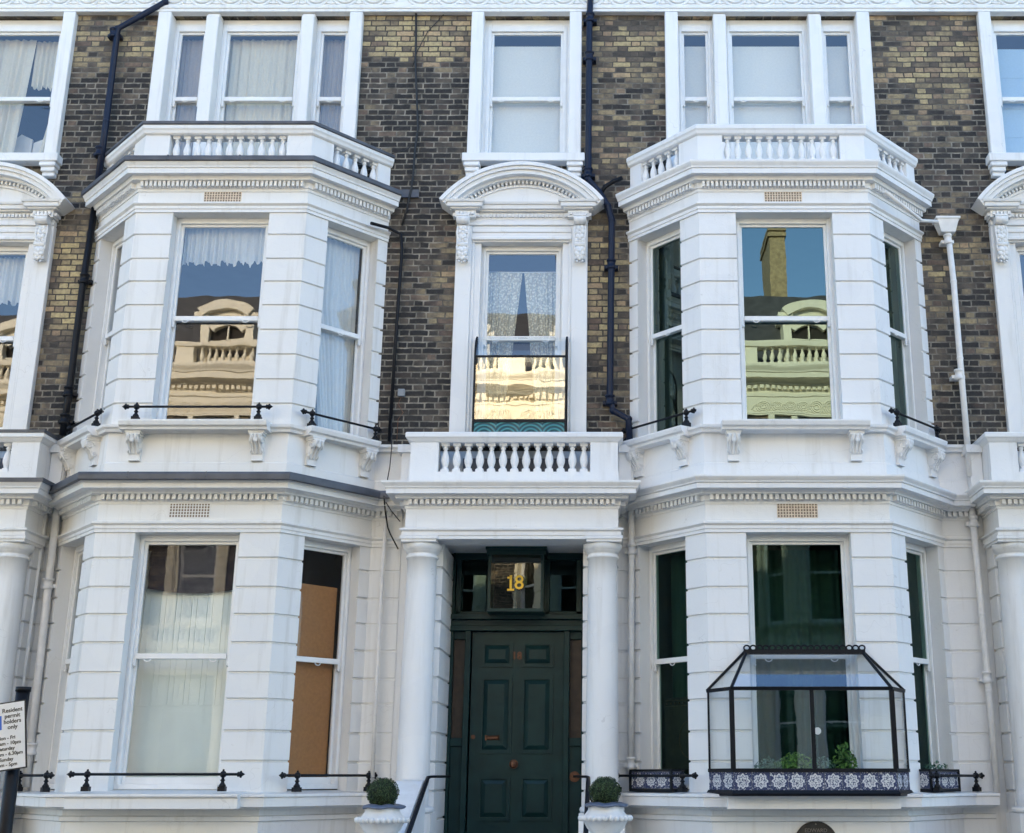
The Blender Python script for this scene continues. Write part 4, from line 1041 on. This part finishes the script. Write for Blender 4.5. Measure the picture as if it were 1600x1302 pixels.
# ---------------------------------------------------------------- pipes and cables
def pipe(name,label,pix,Y,r,mat,cat,joints=(),seg=10,extra=None):
    pts=[a3(x,y,Y if not isinstance(Y,(list,tuple)) else Y[i]) for i,(x,y) in enumerate(pix)]
    b=MB(); b.tube(pts,r,seg)
    for p_ in pts[1:-1]:
        if r>.02: b.ball(p_,r*1.12,8)
    h=part(name,b,mat,None); tag(h,label,cat)
    for (x,y) in joints:
        yy=Y if not isinstance(Y,(list,tuple)) else Y[0]; q=a3(x,y,yy); c=MB(); c.lathe(q[0],q[1],[(r*1.05,q[2]-.07),(r*1.4,q[2]-.06),(r*1.4,q[2]-.03),(r*1.2,q[2]-.025),(r*1.2,q[2]+.03),(r*1.45,q[2]+.035),(r*1.45,q[2]+.055),(r*1.05,q[2]+.06)],12); c.box(q[0]-r*2.1,q[0]+r*2.1,q[1]+r*.4,.02,q[2]-.045,q[2]-.005); part('collar',c,mat,h)
    return h
pipe('drainpipe','navy drainpipe with a slanting top joint, left of the left balcony',[(262,-30),(258,4),(184,45),(166,190),(151,300)],-.10,.040,'navy','drainpipe',((178,52),(156,237)))
pipe('drainpipe','black drainpipe running down the narrow yellow brick strip at the far left',[(148,325),(130,440),(107,622),(98,680)],-.09,.040,'iron','drainpipe',((132,436),(107,612),(101,655)))
pipe('drainpipe','long navy drainpipe beside the top floor middle window, passing the curved pediment',[(924,-30),(921,30),(919,280),(936,300),(950,322),(956,345),(953,622),(958,642),(982,655),(984,690)],[-.12]*10,.040,'navy','drainpipe',((922,28),(921,88),(919,270),(955,413),(953,625)))
pipe('waste_pipe','short black waste pipe elbow joining the long drainpipe right of the curved pediment',[(940,300),(945,292),(958,284),(972,278)],-.12,.028,'iron','waste pipe')
d3=pipe('drainpipe','white drainpipe with a square hopper head on the brick right of the right bay',[(1481,362),(1490,440),(1500,560),(1516,745)],-.13,.036,'pipew','drainpipe',((1481,374),(1498,585)))
hx0,hz=at(1479,352,-.13); b=MB(); b.quad; 
for z0,z1,w0,w1 in ((hz-.11,hz+.05,.085,.13),(hz+.05,hz+.075,.145,.145)):
    i=len(b.v); b.v+=[(hx0+s_*w0,-.13+q*w0*.7,z0) for s_,q in ((-1,-1),(1,-1),(1,1),(-1,1))]+[(hx0+s_*w1,-.13+q*w1*.7,z1) for s_,q in ((-1,-1),(1,-1),(1,1),(-1,1))]
    for f in ((0,3,2,1),(4,5,6,7),(0,1,5,4),(1,2,6,5),(2,3,7,6),(3,0,4,7)): b.f.append(tuple(i+k for k in f)); b.sm.append(False)
part('hopper_head',b,'pipew',d3)
b=MB(); b.tube([a3(1382,299,-.86),a3(1440,345,-.35),a3(1475,347,-.13)],.022,8); part('overflow_pipe',b,'pipew',d3)
pipe('waste_pipe','thin black pipe bending out of the left bay and running down the dark brick',[(580,349),(606,356),(626,366),(628,392),(619,520),(608,690)],[-.35,-.12,-.06,-.05,-.05,-.05],.020,'iron','waste pipe')
pipe('drainpipe','slim white pipe in the corner left of the porch columns',[(603,815),(597,900),(588,1080),(582,1215)],-.08,.022,'pipew','drainpipe')
pipe('drainpipe','white drainpipe in the corner between the porch and the right bay',[(986,705),(987,860),(986,1000),(986,1205)],-.10,.036,'pipew','drainpipe',((987,720),(987,858),(986,1192)))
pipe('drainpipe','white drainpipe on the ground floor wall near the right edge',[(1518,790),(1534,960),(1545,1080),(1558,1240)],-.10,.036,'pipew','drainpipe',((1521,815),(1542,1058)))
pipe('drainpipe','stout white drainpipe on the ground floor at the far left, nearer the left bay',[(90,790),(76,910),(62,1040),(40,1230)],-.10,.042,'pipew','drainpipe',((75,912),(50,1170)))
pipe('drainpipe','thin white pipe on the ground floor at the far left, beside the edge column',[(72,800),(58,900),(44,1010),(28,1130)],-.12,.022,'pipew','drainpipe')
pipe('drainpipe','short white pipe end above the ledge at the far left, beside the left bay',[(103,690),(95,760)],-.10,.045,'pipew','drainpipe')
def cable(label,pix,Y,r=.008,mat='black'): return pipe('cable',label,pix,Y,r,mat,'cable',seg=5)
c1=[(650,-20),(650,60),(649,95),(651,150),(653,200),(651,215),(648,240),(645,278),(643,292),(636,325),(628,352)]
cable('black cable clipped down the brick between the left triple window and the middle top window',c1,-.04,.014)
cable('loose black cable sagging from the long cable to the left balcony',[(649,224),(632,236),(612,240)],[-.03,-.08,-.1],.007)
cable('thin cable crossing the upper bricks beside the long cable',[(704,0),(694,22),(668,50),(652,80),(645,105)],-.015,.005)
cable('tangled dark cable hanging at the corner of the left bay and the porch cornice',[(600,775),(602,800),(606,825),(610,835),(622,858)],[-.30,-.14,-.1,-.1,-.2],.009)
cable('short dark cable beside the tangled one under the porch cornice',[(603,785),(611,798),(625,815)],[-.3,-.2,-.25],.006)
cable('thin black cable running down from the iron pipe behind the porch balustrade',[(612,655),(612,700),(609,730),(605,752)],-.10,.006)
cable('pale brown cable looping below the grey box on the brick',[(627,620),(622,632),(630,645),(622,655),(620,690)],-.03,.004,'brass')
X,Z=at(627,614,-.03); b=MB(); b.box(X-.04,X+.04,-.05,0,Z-.045,Z+.045); tag(part('junction_box',b,'grey',None,bevel=.006),'small grey electrical box on the dark brick left of the porch balcony window','junction box')

# ---------------------------------------------------------------- urns with clipped box balls, handrails
def urn(label,x,z,y=-2.2):
    h=thing('urn',label,'urn',(x,y,0),0); zr_=z
    b=MB(); pr=[(.10,1.0),(.11,1.02),(.075,1.04),(.06,1.07),(.10,zr_-.26),(.165,zr_-.19),(.195,zr_-.135),(.225,zr_-.115),(.225,zr_-.095),(.185,zr_-.075),(.155,zr_-.035),(.15,zr_-.01),(.16,zr_)]
    b.lathe(0,0,pr,32); n=28
    for i in range(n):
        a=2*math.pi*i/n; b.ball((.222*math.cos(a),.222*math.sin(a),zr_-.105),.024,6,(1,1,1.1))
    part('bowl',b,'st2',h)
    b=MB(); pr=[(.12,zr_-.005),(.185,zr_-.008),(.192,zr_+.002),(.18,zr_+.012),(.13,zr_+.026),(.0001,zr_+.03)]
    k0=0; b.lathe(0,0,pr,30); rn=random.Random(5)
    for i,v in enumerate(b.v): 
        a=math.atan2(v[1],v[0]); q=1+.05*math.sin(3*a+1)+.03*math.sin(7*a); b.v[i]=(v[0]*q,v[1]*q,v[2]+.006*math.sin(5*a))
    part('rim',b,'slate',h)
    return h
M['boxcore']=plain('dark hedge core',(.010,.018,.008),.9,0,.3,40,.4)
def topiary(label,x,z,y=-2.2,r=.142):
    h=thing('topiary_ball',label,'topiary',(x,y,z-r))
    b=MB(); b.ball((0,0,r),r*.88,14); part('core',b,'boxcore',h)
    def fn(rn):
        while True:
            v=Vector((rn.gauss(0,1),rn.gauss(0,1),rn.gauss(0,1)))
            if v.length>.1: break
        v.normalize(); q=r*rn.uniform(.86,1.02)*(1+.03*math.sin(7*v.x+5*v.z)); return (v.x*q,v.y*q,r+v.z*q*.97),v
    part('foliage',leaves(3400,fn,.0085,'foliage','box',int(x*100)+900,.55),'box',h); b=MB(); b.tube([(0,0,-.02),(0,0,.05)],.012,6); part('stem',b,'terra',h)
    return h
X,Z=at(598,1262,-2.2); urn('white urn with a blue grey rim at the left of the porch steps',X,Z); topiary('clipped round box ball in the urn left of the green door',at(598,1240,-2.2)[0],at(598,1240,-2.2)[1])
X,Z=at(946,1259,-2.2); urn('white urn with a blue grey rim at the right of the porch steps',X,Z); topiary('clipped round box ball in the urn right of the green door',at(945,1238,-2.2)[0],at(945,1238,-2.2)[1])
for lb,x,zt_ in (('black iron handrail sloping down the left side of the porch steps',-1.885,1.60),('black iron handrail on the right side of the porch steps, behind the right urn',-.262,1.60)):
    h=thing('handrail',lb,'handrail',(x,-.7,0)); s_=1 if x<-1 else -1
    b=MB(); b.tube([(s_*.16,.42,zt_+.002),(s_*.02,.0,zt_),(0,-.06,zt_-.012),(0,-.14,zt_-.05),(0,-1.5,zt_-.66)],[.013,.013,.020,.024,.024],8); part('rail',b,'iron',h)
    b=MB()
    for yy in (-.35,-.85,-1.35): b.tube([(0,yy,zt_-.06-(abs(yy)-.14)*.45),(-s_*.05,yy,zt_-.16-(abs(yy)-.14)*.45)],.009,6)
    b.tube([(0,-1.48,zt_-.65),(0,-1.48,.02)],.014,6); part('bracket',b,'iron',h)

# ---------------------------------------------------------------- plaque and parking sign
X,Z=at(1274,1283,-D0-.01)
pq=thing('wall_plaque','dark round plaque on the white wall under the glass plant case','plaque',(X,-D0-.01,Z-.215),0)
b=MB(); b.tube([(0,-.012,0),(0,.012,0)],.215,48,False); b.tube([(.205*math.cos(t*math.pi/24),-.014,.205*math.sin(t*math.pi/24)) for t in range(49)],.006,5); part('disc',b,'plaque',pq)
lettering('EDWARD',.052,'plet',pq,(0,-.014,.125)); lettering('LINLEY SAMBOURNE',.040,'plet',pq,(0,-.014,.070)); b=MB(); b.ball((0,-.013,.185),.008,6); part('stud',b,'plet',pq)
SY=-5.6
X,Z=at(36,1081,SY)
sg=thing('parking_sign','white parking restriction sign on a black post at the lower left','sign',(X+.0,SY,0))
b=MB(); b.tube([(0,0,.1),(0,0,Z)],.042,16); b.tube([(0,0,Z),(0,0,Z+.03)],.047,16); part('post',b,'iron',sg)
pn=link('sign_panel',None,sg); 
ex,ez=at(40.5,1093,SY-.07); hgt=.425; wid=.40
bpy.data.objects.remove(pn)
b=MB(); b.box(-wid,0,-.004,.004,-hgt,0); pan=part('sign_panel',b,'black',sg,loc=(ex-X,-.07,ez),rot=(0,-R(8.5),0),bevel=.0)
b=MB(); b.box(-wid+.008,-.008,-.0065,-.004,-hgt+.008,-.008); part('sign_face',b,'signw',pan)
lines=[('Resident',.93,-.055,.036),('permit',.93,-.090,.036),('holders',.93,-.125,.036),('only',.93,-.160,.036),('Mon - Fri',0,-.225,.030),('8.30am - 10pm',0,-.258,.030),('Saturday',0,-.291,.030),('8.30am - 6.30pm',0,-.324,.030),('Sunday',0,-.357,.030),('1pm - 5pm',0,-.390,.030)]
for i,(t,_,z,sz) in enumerate(lines):
    lettering(t,sz*1.02,'black',pan,(-.084 if i<4 else -.125,-.0075,z),ext=.0006,offset=.0006)
b=MB(); b.box(-.240,-.152,-.008,-.0066,-.170,-.082); part('parking_symbol',b,'signb',pan); lettering('P',.085,'signw',pan,(-.196,-.009,-.126),ext=.0006,offset=.002)
